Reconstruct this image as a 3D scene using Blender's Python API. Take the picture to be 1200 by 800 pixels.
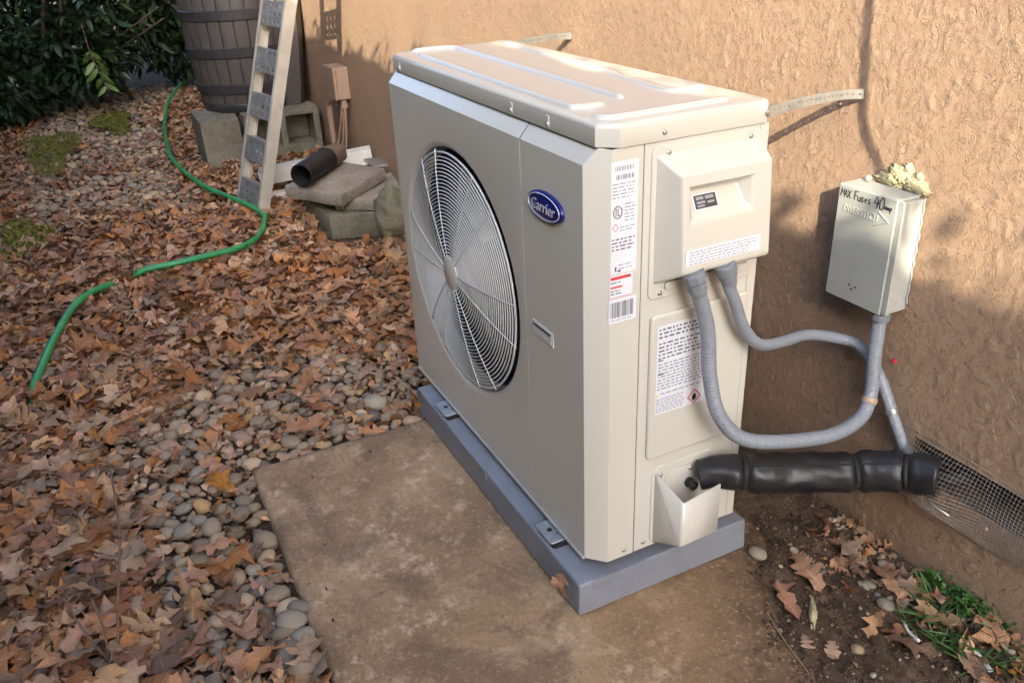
import bpy, bmesh, math, random
import numpy as np
from mathutils import Vector, Matrix
R = math.radians
random.seed(7); rng = np.random.default_rng(7)
scene = bpy.context.scene
for o in list(bpy.data.objects): bpy.data.objects.remove(o)
COL = scene.collection

# ------------------------------------------------------------------ camera
cam = bpy.data.objects.new('camera', bpy.data.cameras.new('camera')); COL.objects.link(cam)
CAM = Vector((1.0149, -.6214, 1.1751))
cam.location = CAM; cam.rotation_euler = (R(62.9917), R(2.4947), R(63.4833))
cam.data.sensor_width = 36; cam.data.sensor_fit = 'HORIZONTAL'; cam.data.lens = 981.65/1200*36
cam.data.clip_start = .02; cam.data.clip_end = 500
scene.camera = cam
# ------------------------------------------------------------------ sky + sun
SUN = Vector((1.75, -1.0, .97)).normalized()          # towards the sun
EL = math.asin(SUN.z); AZ = math.atan2(SUN.x, SUN.y)
w = bpy.data.worlds.new('World'); scene.world = w; w.use_nodes = True
nt = w.node_tree; nt.nodes.clear()
out = nt.nodes.new('ShaderNodeOutputWorld'); bg = nt.nodes.new('ShaderNodeBackground'); sky = nt.nodes.new('ShaderNodeTexSky')
sky.sky_type = 'NISHITA'; sky.sun_disc = False; sky.sun_elevation = EL; sky.sun_rotation = AZ
sky.air_density = 1.0; sky.dust_density = 4.0; sky.ozone_density = 3.2
bg.inputs['Strength'].default_value = .15
nt.links.new(sky.outputs[0], bg.inputs[0]); nt.links.new(bg.outputs[0], out.inputs[0])
sun = bpy.data.objects.new('sun', bpy.data.lights.new('sun', 'SUN')); COL.objects.link(sun)
sun.data.energy = 2.05; sun.data.angle = R(.35); sun.data.color = (1.0, .89, .68)
sun.rotation_euler = (-SUN).to_track_quat('-Z', 'Y').to_euler(); sun.location = (3, -3, 4)
scene.view_settings.view_transform = 'Standard'; scene.view_settings.look = 'None'
scene.cycles.max_bounces = 6; scene.cycles.diffuse_bounces = 3; scene.cycles.glossy_bounces = 3; scene.cycles.adaptive_threshold = .025
scene.view_settings.gamma = 1; scene.view_settings.use_curve_mapping = False
scene.view_settings.exposure = 2.36

# ------------------------------------------------------------------ helpers
def tag(o, label=None, cat=None, group=None, kind=None):
    if label: o['label'] = label
    if cat: o['category'] = cat
    if group: o['group'] = group
    if kind: o['kind'] = kind
    return o
BASE = {}
def thing(name, label, cat, loc, group=None):
    o = bpy.data.objects.new(name, None); COL.objects.link(o); o.location = loc; o.empty_display_size = .05
    BASE[o.name] = Vector(loc)
    return tag(o, label, cat, group)
def root_off(p):
    while p is not None:
        if p.name in BASE: return BASE[p.name]
        p = p.parent
    return Vector((0, 0, 0))
def link(me, name, parent=None):
    o = bpy.data.objects.new(name, me); COL.objects.link(o)
    if parent is not None: o.parent = parent
    return o
def mesh(name, verts, faces, mat, parent=None, smooth=False, angle=None, uvs=None):
    """verts in world space; stored relative to the thing's base"""
    off = root_off(parent)
    me = bpy.data.meshes.new(name)
    v = np.asarray(verts, dtype=float).reshape(-1, 3) - np.array(off)
    me.from_pydata([tuple(p) for p in v], [], [tuple(f) for f in faces])
    me.update()
    if mat is not None:
        for m in (mat if isinstance(mat, (list, tuple)) else [mat]): me.materials.append(m)
    o = link(me, name, parent)
    if smooth: shade(me, angle)
    return o
def shade(me, angle=None):
    me.polygons.foreach_set('use_smooth', [True]*len(me.polygons))
    if angle is not None:
        try: me.set_sharp_from_angle(angle=R(angle))
        except Exception: pass
def fix(o, doubles=False):
    bm = bmesh.new(); bm.from_mesh(o.data)
    if doubles: bmesh.ops.remove_doubles(bm, verts=bm.verts, dist=1e-6)
    bmesh.ops.recalc_face_normals(bm, faces=bm.faces); bm.to_mesh(o.data); bm.free(); return o
def bevel(o, wd, seg=2, ang=30, smooth=True):
    m = o.modifiers.new('bevel', 'BEVEL'); m.width = wd; m.segments = seg; m.limit_method = 'ANGLE'; m.angle_limit = R(ang)
    if smooth: shade(o.data, None); m.harden_normals = True
    return o
def boxv(a, b):
    (x0, y0, z0), (x1, y1, z1) = a, b
    v = [(x0,y0,z0),(x1,y0,z0),(x1,y1,z0),(x0,y1,z0),(x0,y0,z1),(x1,y0,z1),(x1,y1,z1),(x0,y1,z1)]
    f = [(3,2,1,0),(4,5,6,7),(0,1,5,4),(1,2,6,5),(2,3,7,6),(3,0,4,7)]
    return v, f
def box(name, a, b, mat, parent=None, bv=0, seg=2, M=None):
    v, f = boxv(a, b)
    if M is not None: v = [tuple(M @ Vector(p)) for p in v]
    o = mesh(name, v, f, mat, parent)
    if bv: bevel(o, bv, seg)
    return o
def prism(poly, axis, a, b):
    """poly: 2D list; axis: extrusion axis 'x','y','z'"""
    def p3(q, h):
        return {'x': (h, q[0], q[1]), 'y': (q[0], h, q[1]), 'z': (q[0], q[1], h)}[axis]
    n = len(poly)
    v = [p3(q, a) for q in poly] + [p3(q, b) for q in poly]
    f = [tuple(range(n))[::-1], tuple(range(n, 2*n))] + [(i, (i+1) % n, n+(i+1) % n, n+i) for i in range(n)]
    return v, f
def rrect(x0, x1, y0, y1, r, n=5):
    P = []
    for cx, cy, a0 in ((x1-r, y0+r, -90), (x1-r, y1-r, 0), (x0+r, y1-r, 90), (x0+r, y0+r, 180)):
        for k in range(n+1):
            a = R(a0+90*k/n); P.append((cx+r*math.cos(a), cy+r*math.sin(a)))
    return P
def catmull(pts, per=12):
    P = [np.array(p, float) for p in pts]; P = [2*P[0]-P[1]] + P + [2*P[-1]-P[-2]]
    o = []
    for i in range(1, len(P)-2):
        for k in range(per):
            t = k/per; p0, p1, p2, p3 = P[i-1:i+3]
            o.append(.5*((2*p1)+(-p0+p2)*t+(2*p0-5*p1+4*p2-p3)*t*t+(-p0+3*p1-3*p2+p3)*t**3))
    o.append(P[-2]); return np.array(o)
def resample(path, step):
    d = np.r_[0, np.cumsum(np.linalg.norm(np.diff(path, axis=0), axis=1))]
    n = max(2, int(d[-1]/step)); s = np.linspace(0, d[-1], n+1)
    return np.stack([np.interp(s, d, path[:, k]) for k in range(3)], 1), s
def tube(path, rad, seg=12, cap=True, ell=None):
    """rad: float or array per point, ell: (n,seg) multiplicative"""
    P = np.asarray(path, float); n = len(P); T = np.gradient(P, axis=0); T /= np.linalg.norm(T, axis=1)[:, None]
    up = np.array([0, 0, 1.0]) if abs(T[0][2]) < .9 else np.array([0, 1.0, 0])
    N = np.zeros_like(P); a = np.cross(T[0], up); a /= np.linalg.norm(a); N[0] = a
    for i in range(1, n):
        a = N[i-1]-T[i]*np.dot(N[i-1], T[i]); N[i] = a/np.linalg.norm(a)
    B = np.cross(T, N); rad = np.broadcast_to(np.asarray(rad, float), (n,))
    th = np.linspace(0, 2*np.pi, seg, endpoint=False)
    E = np.ones((n, seg)) if ell is None else ell
    V = P[:, None]+(rad[:, None]*E)[..., None]*(np.cos(th)[None, :, None]*N[:, None]+np.sin(th)[None, :, None]*B[:, None])
    V = V.reshape(-1, 3); F = []
    for i in range(n-1):
        for j in range(seg):
            k = (j+1) % seg; F.append((i*seg+j, i*seg+k, (i+1)*seg+k, (i+1)*seg+j))
    if cap: F.append(tuple(range(seg))[::-1]); F.append(tuple((n-1)*seg+j for j in range(seg)))
    return V, F
def lathe(prof, seg=16, M=None):
    """prof (r,h) about local z, transformed by M"""
    V = []; F = []
    for r, h in prof:
        for j in range(seg):
            a = 2*math.pi*j/seg; p = Vector((r*math.cos(a), r*math.sin(a), h)); V.append(tuple(M @ p) if M is not None else tuple(p))
    for i in range(len(prof)-1):
        for j in range(seg):
            k = (j+1) % seg; F.append((i*seg+j, i*seg+k, (i+1)*seg+k, (i+1)*seg+j))
    F.append(tuple(range(seg))[::-1]); F.append(tuple((len(prof)-1)*seg+j for j in range(seg)))
    return V, F
class MB:
    def __init__(s): s.v = []; s.f = []
    def add(s, vf):
        n = len(s.v); s.v += [tuple(p) for p in vf[0]]; s.f += [tuple(i+n for i in f) for f in vf[1]]; return s
    def build(s, name, mat, parent=None, smooth=False, angle=None): return mesh(name, s.v, s.f, mat, parent, smooth, angle)
def perforated(nx, ny, cw, ch, r, th, seg=8, stretch=1.0):
    """plate of nx*ny cells with round holes, in local xy, thickness th in z"""
    V = []; F = []
    for i in range(nx):
        for j in range(ny):
            cx, cy = (i+.5)*cw, (j+.5)*ch; b = len(V); n = seg
            sq = []; ci = []
            for k in range(n):
                a = 2*math.pi*k/n; c, s_ = math.cos(a), math.sin(a); m = max(abs(c), abs(s_))
                ci.append((cx+r*c*stretch, cy+r*s_)); sq.append((cx+cw/2*c/m, cy+ch/2*s_/m))
            for z in (0, th):
                V += [(x, y, z) for x, y in sq]; V += [(x, y, z) for x, y in ci]
            for k in range(n):
                q = (k+1) % n
                F.append((b+k, b+n+k, b+n+q, b+q)); F.append((b+2*n+k, b+2*n+q, b+3*n+q, b+3*n+k)); F.append((b+n+k, b+3*n+k, b+3*n+q, b+n+q))
    W, H = nx*cw, ny*ch; b = len(V)
    V += [(0,0,0),(W,0,0),(W,H,0),(0,H,0),(0,0,th),(W,0,th),(W,H,th),(0,H,th)]
    F += [(b,b+1,b+5,b+4),(b+1,b+2,b+6,b+5),(b+2,b+3,b+7,b+6),(b+3,b,b+4,b+7)]
    return V, F
def xf(vf, M): return [tuple(M @ Vector(p)) for p in vf[0]], vf[1]
def text_mesh(name, body, size, mat, M, parent, extrude=0, shear=0, width=None, bold=0):
    cu = bpy.data.curves.new(name, 'FONT'); cu.body = body; cu.size = size; cu.extrude = extrude; cu.shear = shear; cu.offset = bold
    cu.align_x = 'CENTER'; cu.align_y = 'CENTER'; cu.resolution_u = 4
    t = bpy.data.objects.new('tmp_text', cu); COL.objects.link(t); bpy.context.view_layer.update()
    me = bpy.data.meshes.new_from_object(t); bpy.data.objects.remove(t)
    v = [Vector(q.co) for q in me.vertices]; f = [tuple(p.vertices) for p in me.polygons]
    if width:
        xs = [q.x for q in v]; k = width/(max(xs)-min(xs)); c = (max(xs)+min(xs))/2; v = [Vector(((q.x-c)*k, q.y, q.z)) for q in v]
    ys = [q.y for q in v]; cy = (max(ys)+min(ys))/2
    return mesh(name, [tuple(M @ Vector((q.x, q.y-cy, q.z))) for q in v], f, mat, parent)
# gradient noise (numpy)
def _h(ix, iy, s):
    h = (ix.astype(np.int64)*374761393+iy.astype(np.int64)*668265263+s*974711) & 0xffffffff
    h = ((h ^ (h >> 13))*1274126177) & 0xffffffff
    return ((h ^ (h >> 16)) & 0xffff)/65536.0*2*np.pi
def gn(x, y, s=0):
    x = np.asarray(x, float); y = np.asarray(y, float)
    ix = np.floor(x); iy = np.floor(y); fx = x-ix; fy = y-iy
    u = fx*fx*fx*(fx*(fx*6-15)+10); v = fy*fy*fy*(fy*(fy*6-15)+10)
    def g(a, b):
        t = _h(ix+a, iy+b, s); return np.cos(t)*(fx-a)+np.sin(t)*(fy-b)
    return ((g(0,0)*(1-u)+g(1,0)*u)*(1-v)+(g(0,1)*(1-u)+g(1,1)*u)*v)*1.5
def fbm(x, y, s=0, o=4):
    r = 0; a = 1
    for k in range(o): r = r+a*gn(x*2**k, y*2**k, s+k*17); a *= .5
    return r/1.6
def sst(a, b, x):
    t = np.clip((x-a)/(b-a), 0, 1); return t*t*(3-2*t)
def grid_mesh(name, X, Y, Z, mat, parent=None, keep=None, smooth=True, flip=False):
    """X,Y,Z arrays (m,n)"""
    m, n = X.shape; off = np.array(root_off(parent))
    co = np.stack([X, Y, Z], -1).reshape(-1, 3)-off
    idx = np.arange(m*n).reshape(m, n)
    q = np.stack([idx[:-1,:-1], idx[1:,:-1], idx[1:,1:], idx[:-1,1:]], -1)
    if flip: q = q[..., ::-1]
    q = q.reshape(-1, 4)
    if keep is not None: q = q[keep.reshape(-1)]
    return raw_mesh(name, co, q, mat, parent, smooth)
def raw_mesh(name, co, faces, mat, parent=None, smooth=True, midx=None, uv=None):
    me = bpy.data.meshes.new(name); nf, k = faces.shape
    me.vertices.add(len(co)); me.vertices.foreach_set('co', np.ascontiguousarray(co, dtype=np.float32).ravel())
    me.loops.add(nf*k); me.loops.foreach_set('vertex_index', np.ascontiguousarray(faces, dtype=np.int32).ravel())
    me.polygons.add(nf); me.polygons.foreach_set('loop_start', np.arange(0, nf*k, k, dtype=np.int32))
    try: me.polygons.foreach_set('loop_total', np.full(nf, k, dtype=np.int32))
    except Exception: pass
    for m_ in (mat if isinstance(mat, (list, tuple)) else [mat]): me.materials.append(m_)
    if midx is not None: me.polygons.foreach_set('material_index', np.ascontiguousarray(midx, dtype=np.int32))
    if uv is not None:
        l = me.uv_layers.new(name='UVMap'); l.data.foreach_set('uv', np.ascontiguousarray(uv[faces.ravel()], dtype=np.float32).ravel())
    me.update(calc_edges=True); me.validate()
    me.polygons.foreach_set('use_smooth', np.full(len(me.polygons), smooth))
    return link(me, name, parent)

# ------------------------------------------------------------------ materials
class NT:
    def __init__(s, name):
        s.m = bpy.data.materials.new(name); s.m.use_nodes = True; s.t = s.m.node_tree
        s.b = s.t.nodes['Principled BSDF']; s.o = s.t.nodes['Material Output']
    def n(s, ty, **kw):
        x = s.t.nodes.new(ty)
        for k, v in kw.items():
            if k in x.inputs.keys(): x.inputs[k].default_value = v
            else: setattr(x, k, v)
        return x
    def l(s, a, b): s.t.links.new(a, b)
    def coord(s, kind='Object', scale=None):
        c = s.n('ShaderNodeTexCoord').outputs[kind]
        if scale:
            m = s.n('ShaderNodeMapping'); m.inputs['Scale'].default_value = scale; s.l(c, m.inputs['Vector']); c = m.outputs[0]
        return c
    def noise(s, vec, scale, detail=4, rough=.55, dist=0):
        x = s.n('ShaderNodeTexNoise', Scale=scale, Detail=detail, Roughness=rough, Distortion=dist); s.l(vec, x.inputs['Vector']); return x.outputs['Fac']
    def ramp(s, fac, stops, interp='LINEAR'):
        r = s.n('ShaderNodeValToRGB'); r.color_ramp.interpolation = interp; e = r.color_ramp.elements
        while len(e) < len(stops): e.new(.5)
        for q, (p, c) in zip(e, stops): q.position = p; q.color = (*c, 1) if len(c) == 3 else c
        s.l(fac, r.inputs[0]); return r.outputs[0]
    def mix(s, fac, a, b, mode='MIX'):
        x = s.n('ShaderNodeMix', data_type='RGBA', blend_type=mode)
        for i, v in ((0, fac), (6, a), (7, b)):
            if isinstance(v, (int, float)): x.inputs[i].default_value = v
            elif isinstance(v, (tuple, list)): x.inputs[i].default_value = (*v, 1)
            else: s.l(v, x.inputs[i])
        return x.outputs[2]
    def math(s, op, a, b=0.0):
        x = s.n('ShaderNodeMath', operation=op)
        for i, v in ((0, a), (1, b)):
            if isinstance(v, (int, float)): x.inputs[i].default_value = v
            else: s.l(v, x.inputs[i])
        return x.outputs[0]
    def base(s, v):
        if isinstance(v, (tuple, list)): s.b.inputs['Base Color'].default_value = (*v, 1)
        else: s.l(v, s.b.inputs['Base Color'])
    def rough(s, v):
        if isinstance(v, (int, float)): s.b.inputs['Roughness'].default_value = v
        else: s.l(v, s.b.inputs['Roughness'])
    def bump(s, h, strength=.3, dist=.002):
        x = s.n('ShaderNodeBump', Strength=strength, Distance=dist); s.l(h, x.inputs['Height']); s.l(x.outputs[0], s.b.inputs['Normal'])
def plain(name, col, rough=.5, metal=0, var=.12, scale=30, spec=.5, bump=0, bscale=200, bdist=.001):
    t = NT(name); c = t.coord()
    n = t.noise(c, scale, 5, .6)
    lo = tuple(x*(1-var) for x in col); hi = tuple(min(1, x*(1+var)) for x in col)
    t.base(t.ramp(n, [(.3, lo), (.7, hi)]))
    t.rough(rough); t.b.inputs['Metallic'].default_value = metal; t.b.inputs['Specular IOR Level'].default_value = spec
    if bump: t.bump(t.noise(c, bscale, 4), bump, bdist)
    return t.m
M = {}
def paint(name, col, rough=.27):
    t = NT(name); t.base(col); t.rough(rough)
    t.b.inputs['Coat Weight'].default_value = .45; t.b.inputs['Coat Roughness'].default_value = .12
    return t.m
M['case'] = paint('beige_powder_coat', (.605, .585, .522))
M['pad'] = plain('grey_plastic_pad', (.225, .243, .283), .5, var=.1, scale=14, bump=.12, bscale=350, bdist=.0008)
M['wire'] = plain('grille_coating', (.62, .63, .63), .35, var=.05)
M['dark'] = plain('dark_plastic', (.012, .012, .014), .5, var=.2)
M['fan'] = plain('fan_blade_plastic', (.009, .009, .010), .7, var=.1)
M['coil'] = plain('coil_fins', (.03, .03, .03), .7, metal=.2, var=.2)
M['shroud'] = plain('shroud_navy', (.010, .011, .04), .45, var=.1)
M['galv'] = plain('galvanised_steel', (.60, .62, .63), .38, metal=.85, var=.14, scale=45)
M['screw'] = plain('screw_steel', (.55, .54, .52), .3, metal=.9, var=.1)
M['rubber'] = plain('black_rubber', (.012, .012, .012), .7)
M['navy'] = plain('badge_navy', (.010, .012, .15), .22, var=.03)
M['silver'] = plain('badge_silver', (.62, .66, .78), .3, metal=.3, var=.03)
M['sticker'] = plain('sticker_white', (.72, .74, .80), .35, var=.03)
M['stickdark'] = plain('sticker_charcoal', (.05, .045, .04), .35, var=.1)
M['print'] = plain('print_ink', (.10, .10, .13), .5, var=.1)
M['printlight'] = plain('print_ink_fine', (.30, .31, .36), .5, var=.2, scale=300)
M['red'] = plain('print_red', (.62, .05, .06), .45, var=.05)
M['yellow'] = plain('print_yellow', (.7, .55, .05), .45, var=.05)
M['conduit'] = plain('grey_pvc_conduit', (.235, .26, .298), .40, var=.03, scale=8)
M['fitting'] = plain('grey_fitting', (.19, .21, .24), .45, var=.06)
M['box'] = plain('grey_enamel', (.37, .385, .36), .42, var=.06, scale=18, bump=.05)
M['ink'] = plain('marker_ink', (.008, .008, .01), .5)
M['tape'] = plain('tan_paint_on_clamp', (.42, .29, .2), .5)
M['brass'] = plain('brass', (.35, .27, .12), .35, metal=.9)
t = NT('black_vinyl'); c = t.coord()
t.base(t.ramp(t.noise(c, 25, 4), [(.3, (.009, .009, .011)), (.75, (.02, .02, .024))])); t.rough(t.ramp(t.noise(c, 14, 5, .6), [(.3, (.34,)*3), (.7, (.55,)*3)]))
t.bump(t.noise(t.coord(scale=(1, 1, 1)), 22, 3, .45, .4), .22, .004); M['vinyl'] = t.m
M['corr'] = plain('black_corrugated', (.012, .012, .013), .38, var=.3)
M['adapter'] = plain('brown_plastic', (.17, .125, .10), .5)
M['tanbox'] = plain('tan_painted_box', (.40, .275, .2), .5, var=.06, bump=.05)
M['white'] = plain('dirty_white_board', (.74, .72, .67), .55, var=.10, scale=9, bump=.1)
M['alu'] = plain('aged_aluminium', (.60, .56, .49), .45, metal=.25, var=.14, scale=12)
M['alustep'] = plain('zinc_tread', (.36, .37, .38), .42, metal=.45, var=.25, scale=25)
M['meshwire'] = plain('weathered_wire', (.36, .32, .27), .5, metal=.3, var=.3, scale=30)
M['strap'] = plain('strap_zinc', (.36, .37, .36), .45, metal=.6, var=.15, scale=60)
M['foam'] = plain('spray_foam', (.52, .45, .27), .75, var=.15, scale=60, bump=.6, bscale=140, bdist=.004)
M['hose'] = plain('green_hose', (.04, .33, .105), .35, var=.25, scale=7)
M['barrel'] = plain('barrel_brown', (.080, .071, .069), .5, var=.14, scale=12, bump=.15, bscale=40)
M['hoop'] = plain('barrel_hoop', (.035, .034, .038), .45, var=.2)
def stone(name, a, b, cc, scale=9, bd=.004):
    t = NT(name); c = t.coord(); n = t.noise(c, scale, 5, .7); n2 = t.noise(c, scale*14, 3, .7)
    k = t.ramp(n, [(.3, a), (.52, b), (.72, cc)]); t.base(t.mix(.35, k, t.ramp(n2, [(.35, (.05, .045, .04)), (.6, b), (.8, cc)]), 'MIX'))
    t.rough(.85); t.bump(t.math('ADD', n2, n), .55, bd); t.b.inputs['Specular IOR Level'].default_value = .25
    return t.m
M['block'] = stone('concrete_block', (.12, .115, .08), (.24, .225, .17), (.33, .30, .24), 7)
M['paver'] = stone('paver_concrete', (.22, .19, .15), (.34, .30, .25), (.44, .40, .34), 6)
M['paver2'] = stone('mossy_paver', (.12, .125, .08), (.22, .21, .15), (.30, .28, .21), 6)
M['boulder'] = stone('mossy_boulder', (.15, .15, .09), (.24, .225, .16), (.32, .28, .2), 7)
# stucco
t = NT('stucco_paint'); c = t.coord()
n = t.noise(c, 3.5, 4, .6); n2 = t.noise(c, 110, 3, .65)
col = t.ramp(n, [(.3, (.345, .232, .156)), (.7, (.402, .274, .186))])
col = t.mix(t.math('MULTIPLY', t.ramp(n2, [(.55, (0,)*3), (.75, (1,)*3)]), .22), col, (.43, .30, .21))
sx = t.n('ShaderNodeSeparateXYZ'); t.l(t.coord(), sx.inputs[0])
dirt = t.math('MULTIPLY', t.ramp(t.math('ADD', sx.outputs[2], t.math('MULTIPLY', n, .22)), [(.06, (1,)*3), (.26, (0,)*3)]), .5)
col = t.mix(dirt, col, (.20, .135, .095))
t.base(col); t.rough(.8); t.b.inputs['Specular IOR Level'].default_value = .3
cs = t.coord(scale=(1, 1, .72))
A_ = t.ramp(t.noise(cs, 62, 4, .64, .5), [(.555, (0,)*3), (.575, (1,)*3), (.70, (.35,)*3)])
B_ = t.ramp(t.noise(cs, 140, 3, .62, .3), [(.57, (0,)*3), (.61, (1,)*3), (.75, (.6,)*3)])
C_ = t.noise(c, 420, 2, .75)
t.bump(t.math('ADD', t.math('ADD', A_, t.math('MULTIPLY', B_, .55)), t.math('MULTIPLY', C_, .7)), .9, .0022); M['stucco'] = t.m
M['soffit'] = plain('soffit_paint', (.5, .4, .3), .7)
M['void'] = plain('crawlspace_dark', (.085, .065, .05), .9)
# ground: dirt with fine gravel
t = NT('dirt'); c = t.coord()
n = t.noise(c, 3, 6, .65); n2 = t.noise(c, 60, 6, .75); n3 = t.noise(c, 16, 5, .7)
v = t.n('ShaderNodeTexVoronoi', Scale=120.0); t.l(c, v.inputs['Vector'])
col = t.ramp(n2, [(.3, (.065, .042, .028)), (.55, (.15, .10, .066)), (.75, (.24, .17, .115))])
col = t.mix(t.ramp(n3, [(.4, (0,)*3), (.65, (.7,)*3)]), col, (.06, .038, .025))
crumb = t.ramp(v.outputs['Distance'], [(.12, (1,)*3), (.3, (0,)*3)])
col = t.mix(t.math('MULTIPLY', crumb, .35), col, (.20, .145, .10))
t.base(col); t.rough(.92); t.b.inputs['Specular IOR Level'].default_value = .2
t.bump(t.math('ADD', n2, t.math('MULTIPLY', crumb, .5)), .8, .01); M['dirt'] = t.m
# slab
t = NT('stained_concrete'); c = t.coord()
n = t.noise(c, 4.2, 5, .62, .4); n2 = t.noise(c, 28, 4, .72); n3 = t.noise(c, 9, 4, .7, .8); n4 = t.noise(c, 230, 3, .7)
col = t.ramp(n, [(.3, (0.230, 0.139, 0.070)), (.48, (0.366, 0.232, 0.120)), (.68, (0.486, 0.333, 0.187))])
pale = t.math('MULTIPLY', t.ramp(n2, [(.48, (0,)*3), (.6, (1,)*3)]), t.ramp(n3, [(.46, (0,)*3), (.6, (1,)*3)]))
col = t.mix(t.math('MULTIPLY', pale, .9), col, (0.614, 0.442, 0.286))
dk = t.math('MULTIPLY', t.ramp(t.noise(c, 6, 5, .6, 1.2), [(.55, (0,)*3), (.66, (1,)*3)]), .55)
dk2 = t.math('MULTIPLY', t.ramp(t.noise(c, 3.1, 5, .68, .9), [(.50, (0,)*3), (.59, (1,)*3)]), .7); col = t.mix(dk2, col, (0.193, 0.115, 0.065))
col = t.mix(dk, col, (0.179, 0.109, 0.067))
sp = t.ramp(n4, [(.28, (1,)*3), (.36, (0,)*3)]); col = t.mix(t.math('MULTIPLY', sp, .5), col, (0.120, 0.078, 0.046))
sp2 = t.ramp(n4, [(.66, (0,)*3), (.74, (1,)*3)]); col = t.mix(t.math('MULTIPLY', sp2, .5), col, (0.716, 0.542, 0.360))
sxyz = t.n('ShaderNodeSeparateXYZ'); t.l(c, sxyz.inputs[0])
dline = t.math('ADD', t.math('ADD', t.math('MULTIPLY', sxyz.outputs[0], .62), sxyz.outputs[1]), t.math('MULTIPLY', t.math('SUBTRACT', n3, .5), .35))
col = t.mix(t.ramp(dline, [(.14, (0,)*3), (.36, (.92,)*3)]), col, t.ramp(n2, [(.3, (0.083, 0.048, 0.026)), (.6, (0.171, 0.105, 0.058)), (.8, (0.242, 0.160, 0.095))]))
n5 = t.noise(c, 95, 5, .75); col = t.mix(t.math('MULTIPLY', t.ramp(n5, [(.56, (0,)*3), (.63, (1,)*3)]), .45), col, (0.550, 0.420, 0.284)); col = t.mix(t.math('MULTIPLY', t.ramp(n5, [(.36, (1,)*3), (.43, (0,)*3)]), .5), col, (0.121, 0.075, 0.043))
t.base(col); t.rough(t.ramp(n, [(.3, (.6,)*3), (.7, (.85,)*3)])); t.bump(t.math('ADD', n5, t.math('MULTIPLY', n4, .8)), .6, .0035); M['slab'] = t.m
# leaves (dry)
def leafmat(name, col, dark, tip):
    t = NT(name); g = t.n('ShaderNodeNewGeometry'); oi = t.n('ShaderNodeObjectInfo')
    r = t.math('FRACT', t.math('ADD', g.outputs['Random Per Island'], oi.outputs['Random']))
    c = t.coord(); n = t.noise(c, 38, 3, .65)
    k = t.mix(t.ramp(n, [(.35, (0,)*3), (.7, (1,)*3)]), dark, col)
    hsv = t.n('ShaderNodeHueSaturation'); t.l(k, hsv.inputs['Color'])
    mr = t.n('ShaderNodeMapRange'); t.l(r, mr.inputs['Value']); mr.inputs['To Min'].default_value = .74; mr.inputs['To Max'].default_value = 1.28; t.l(mr.outputs[0], hsv.inputs['Value'])
    mr2 = t.n('ShaderNodeMapRange'); t.l(t.math('FRACT', t.math('MULTIPLY', r, 7.3)), mr2.inputs['Value']); mr2.inputs['To Min'].default_value = .8; mr2.inputs['To Max'].default_value = 1.15; t.l(mr2.outputs[0], hsv.inputs['Saturation'])
    uv = t.n('ShaderNodeUVMap'); sp = t.n('ShaderNodeSeparateXYZ'); t.l(uv.outputs[0], sp.inputs[0])
    du = t.math('ABSOLUTE', t.math('SUBTRACT', sp.outputs[0], .5))
    rib = t.math('LESS_THAN', du, .022)
    sv = t.math('FRACT', t.math('SUBTRACT', t.math('MULTIPLY', sp.outputs[1], 6), t.math('MULTIPLY', du, 3)))
    ve = t.math('MAXIMUM', rib, t.math('MULTIPLY', t.math('LESS_THAN', sv, .07), .6))
    t.base(t.mix(t.math('MULTIPLY', ve, .4), hsv.outputs[0], tip)); t.rough(.6); t.b.inputs['Specular IOR Level'].default_value = .35
    t.bump(t.math('ADD', t.noise(c, 90, 2), t.math('MULTIPLY', ve, .5)), .4, .003)
    return t.m
LEAFC = ['rust-brown', 'tan', 'dark brown', 'orange-brown', 'greyish-brown', 'reddish-brown']
LM = [leafmat('leaf_rust', (.475, .222, .098), (.30, .138, .062), (.58, .36, .19)),
      leafmat('leaf_tan', (.565, .345, .185), (.38, .222, .112), (.65, .47, .28)),
      leafmat('leaf_dark', (.25, .135, .074), (.145, .08, .045), (.36, .22, .13)),
      leafmat('leaf_orange', (.60, .285, .095), (.41, .18, .068), (.64, .43, .18)),
      leafmat('leaf_grey', (.40, .265, .162), (.27, .178, .108), (.52, .38, .25)),
      leafmat('leaf_red', (.375, .158, .078), (.23, .10, .052), (.48, .27, .14))]
def pebmat(name, col, var=.25):
    t = NT(name); g = t.n('ShaderNodeNewGeometry'); oi = t.n('ShaderNodeObjectInfo'); c = t.coord()
    r = t.math('FRACT', t.math('ADD', g.outputs['Random Per Island'], oi.outputs['Random']))
    n = t.noise(c, 55, 3, .7); k = t.ramp(n, [(.3, tuple(x*.72 for x in col)), (.7, tuple(x*1.2 for x in col))])
    k = t.mix(t.math('MULTIPLY', t.ramp(t.noise(c, 300, 3), [(.58, (0,)*3), (.7, (1,)*3)]), .35), k, tuple(x*.45 for x in col))
    hsv = t.n('ShaderNodeHueSaturation'); t.l(k, hsv.inputs['Color'])
    mr = t.n('ShaderNodeMapRange'); t.l(r, mr.inputs['Value']); mr.inputs['To Min'].default_value = 1-var*1.3; mr.inputs['To Max'].default_value = 1+var; t.l(mr.outputs[0], hsv.inputs['Value'])
    t.base(hsv.outputs[0]); t.rough(.62); t.bump(n, .2, .003); t.b.inputs['Specular IOR Level'].default_value = .35
    return t.m
PEBC = ['grey-brown', 'tan', 'slate', 'ochre', 'pinkish', 'dark']
PM = [pebmat('pebble_greybrown', (0.336, 0.254, 0.171)), pebmat('pebble_tan', (0.493, 0.362, 0.221)), pebmat('pebble_slate', (0.325, 0.275, 0.206)),
      pebmat('pebble_ochre', (0.504, 0.313, 0.137)), pebmat('pebble_pink', (0.414, 0.281, 0.191)), pebmat('pebble_dark', (0.174, 0.146, 0.116))]
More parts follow.
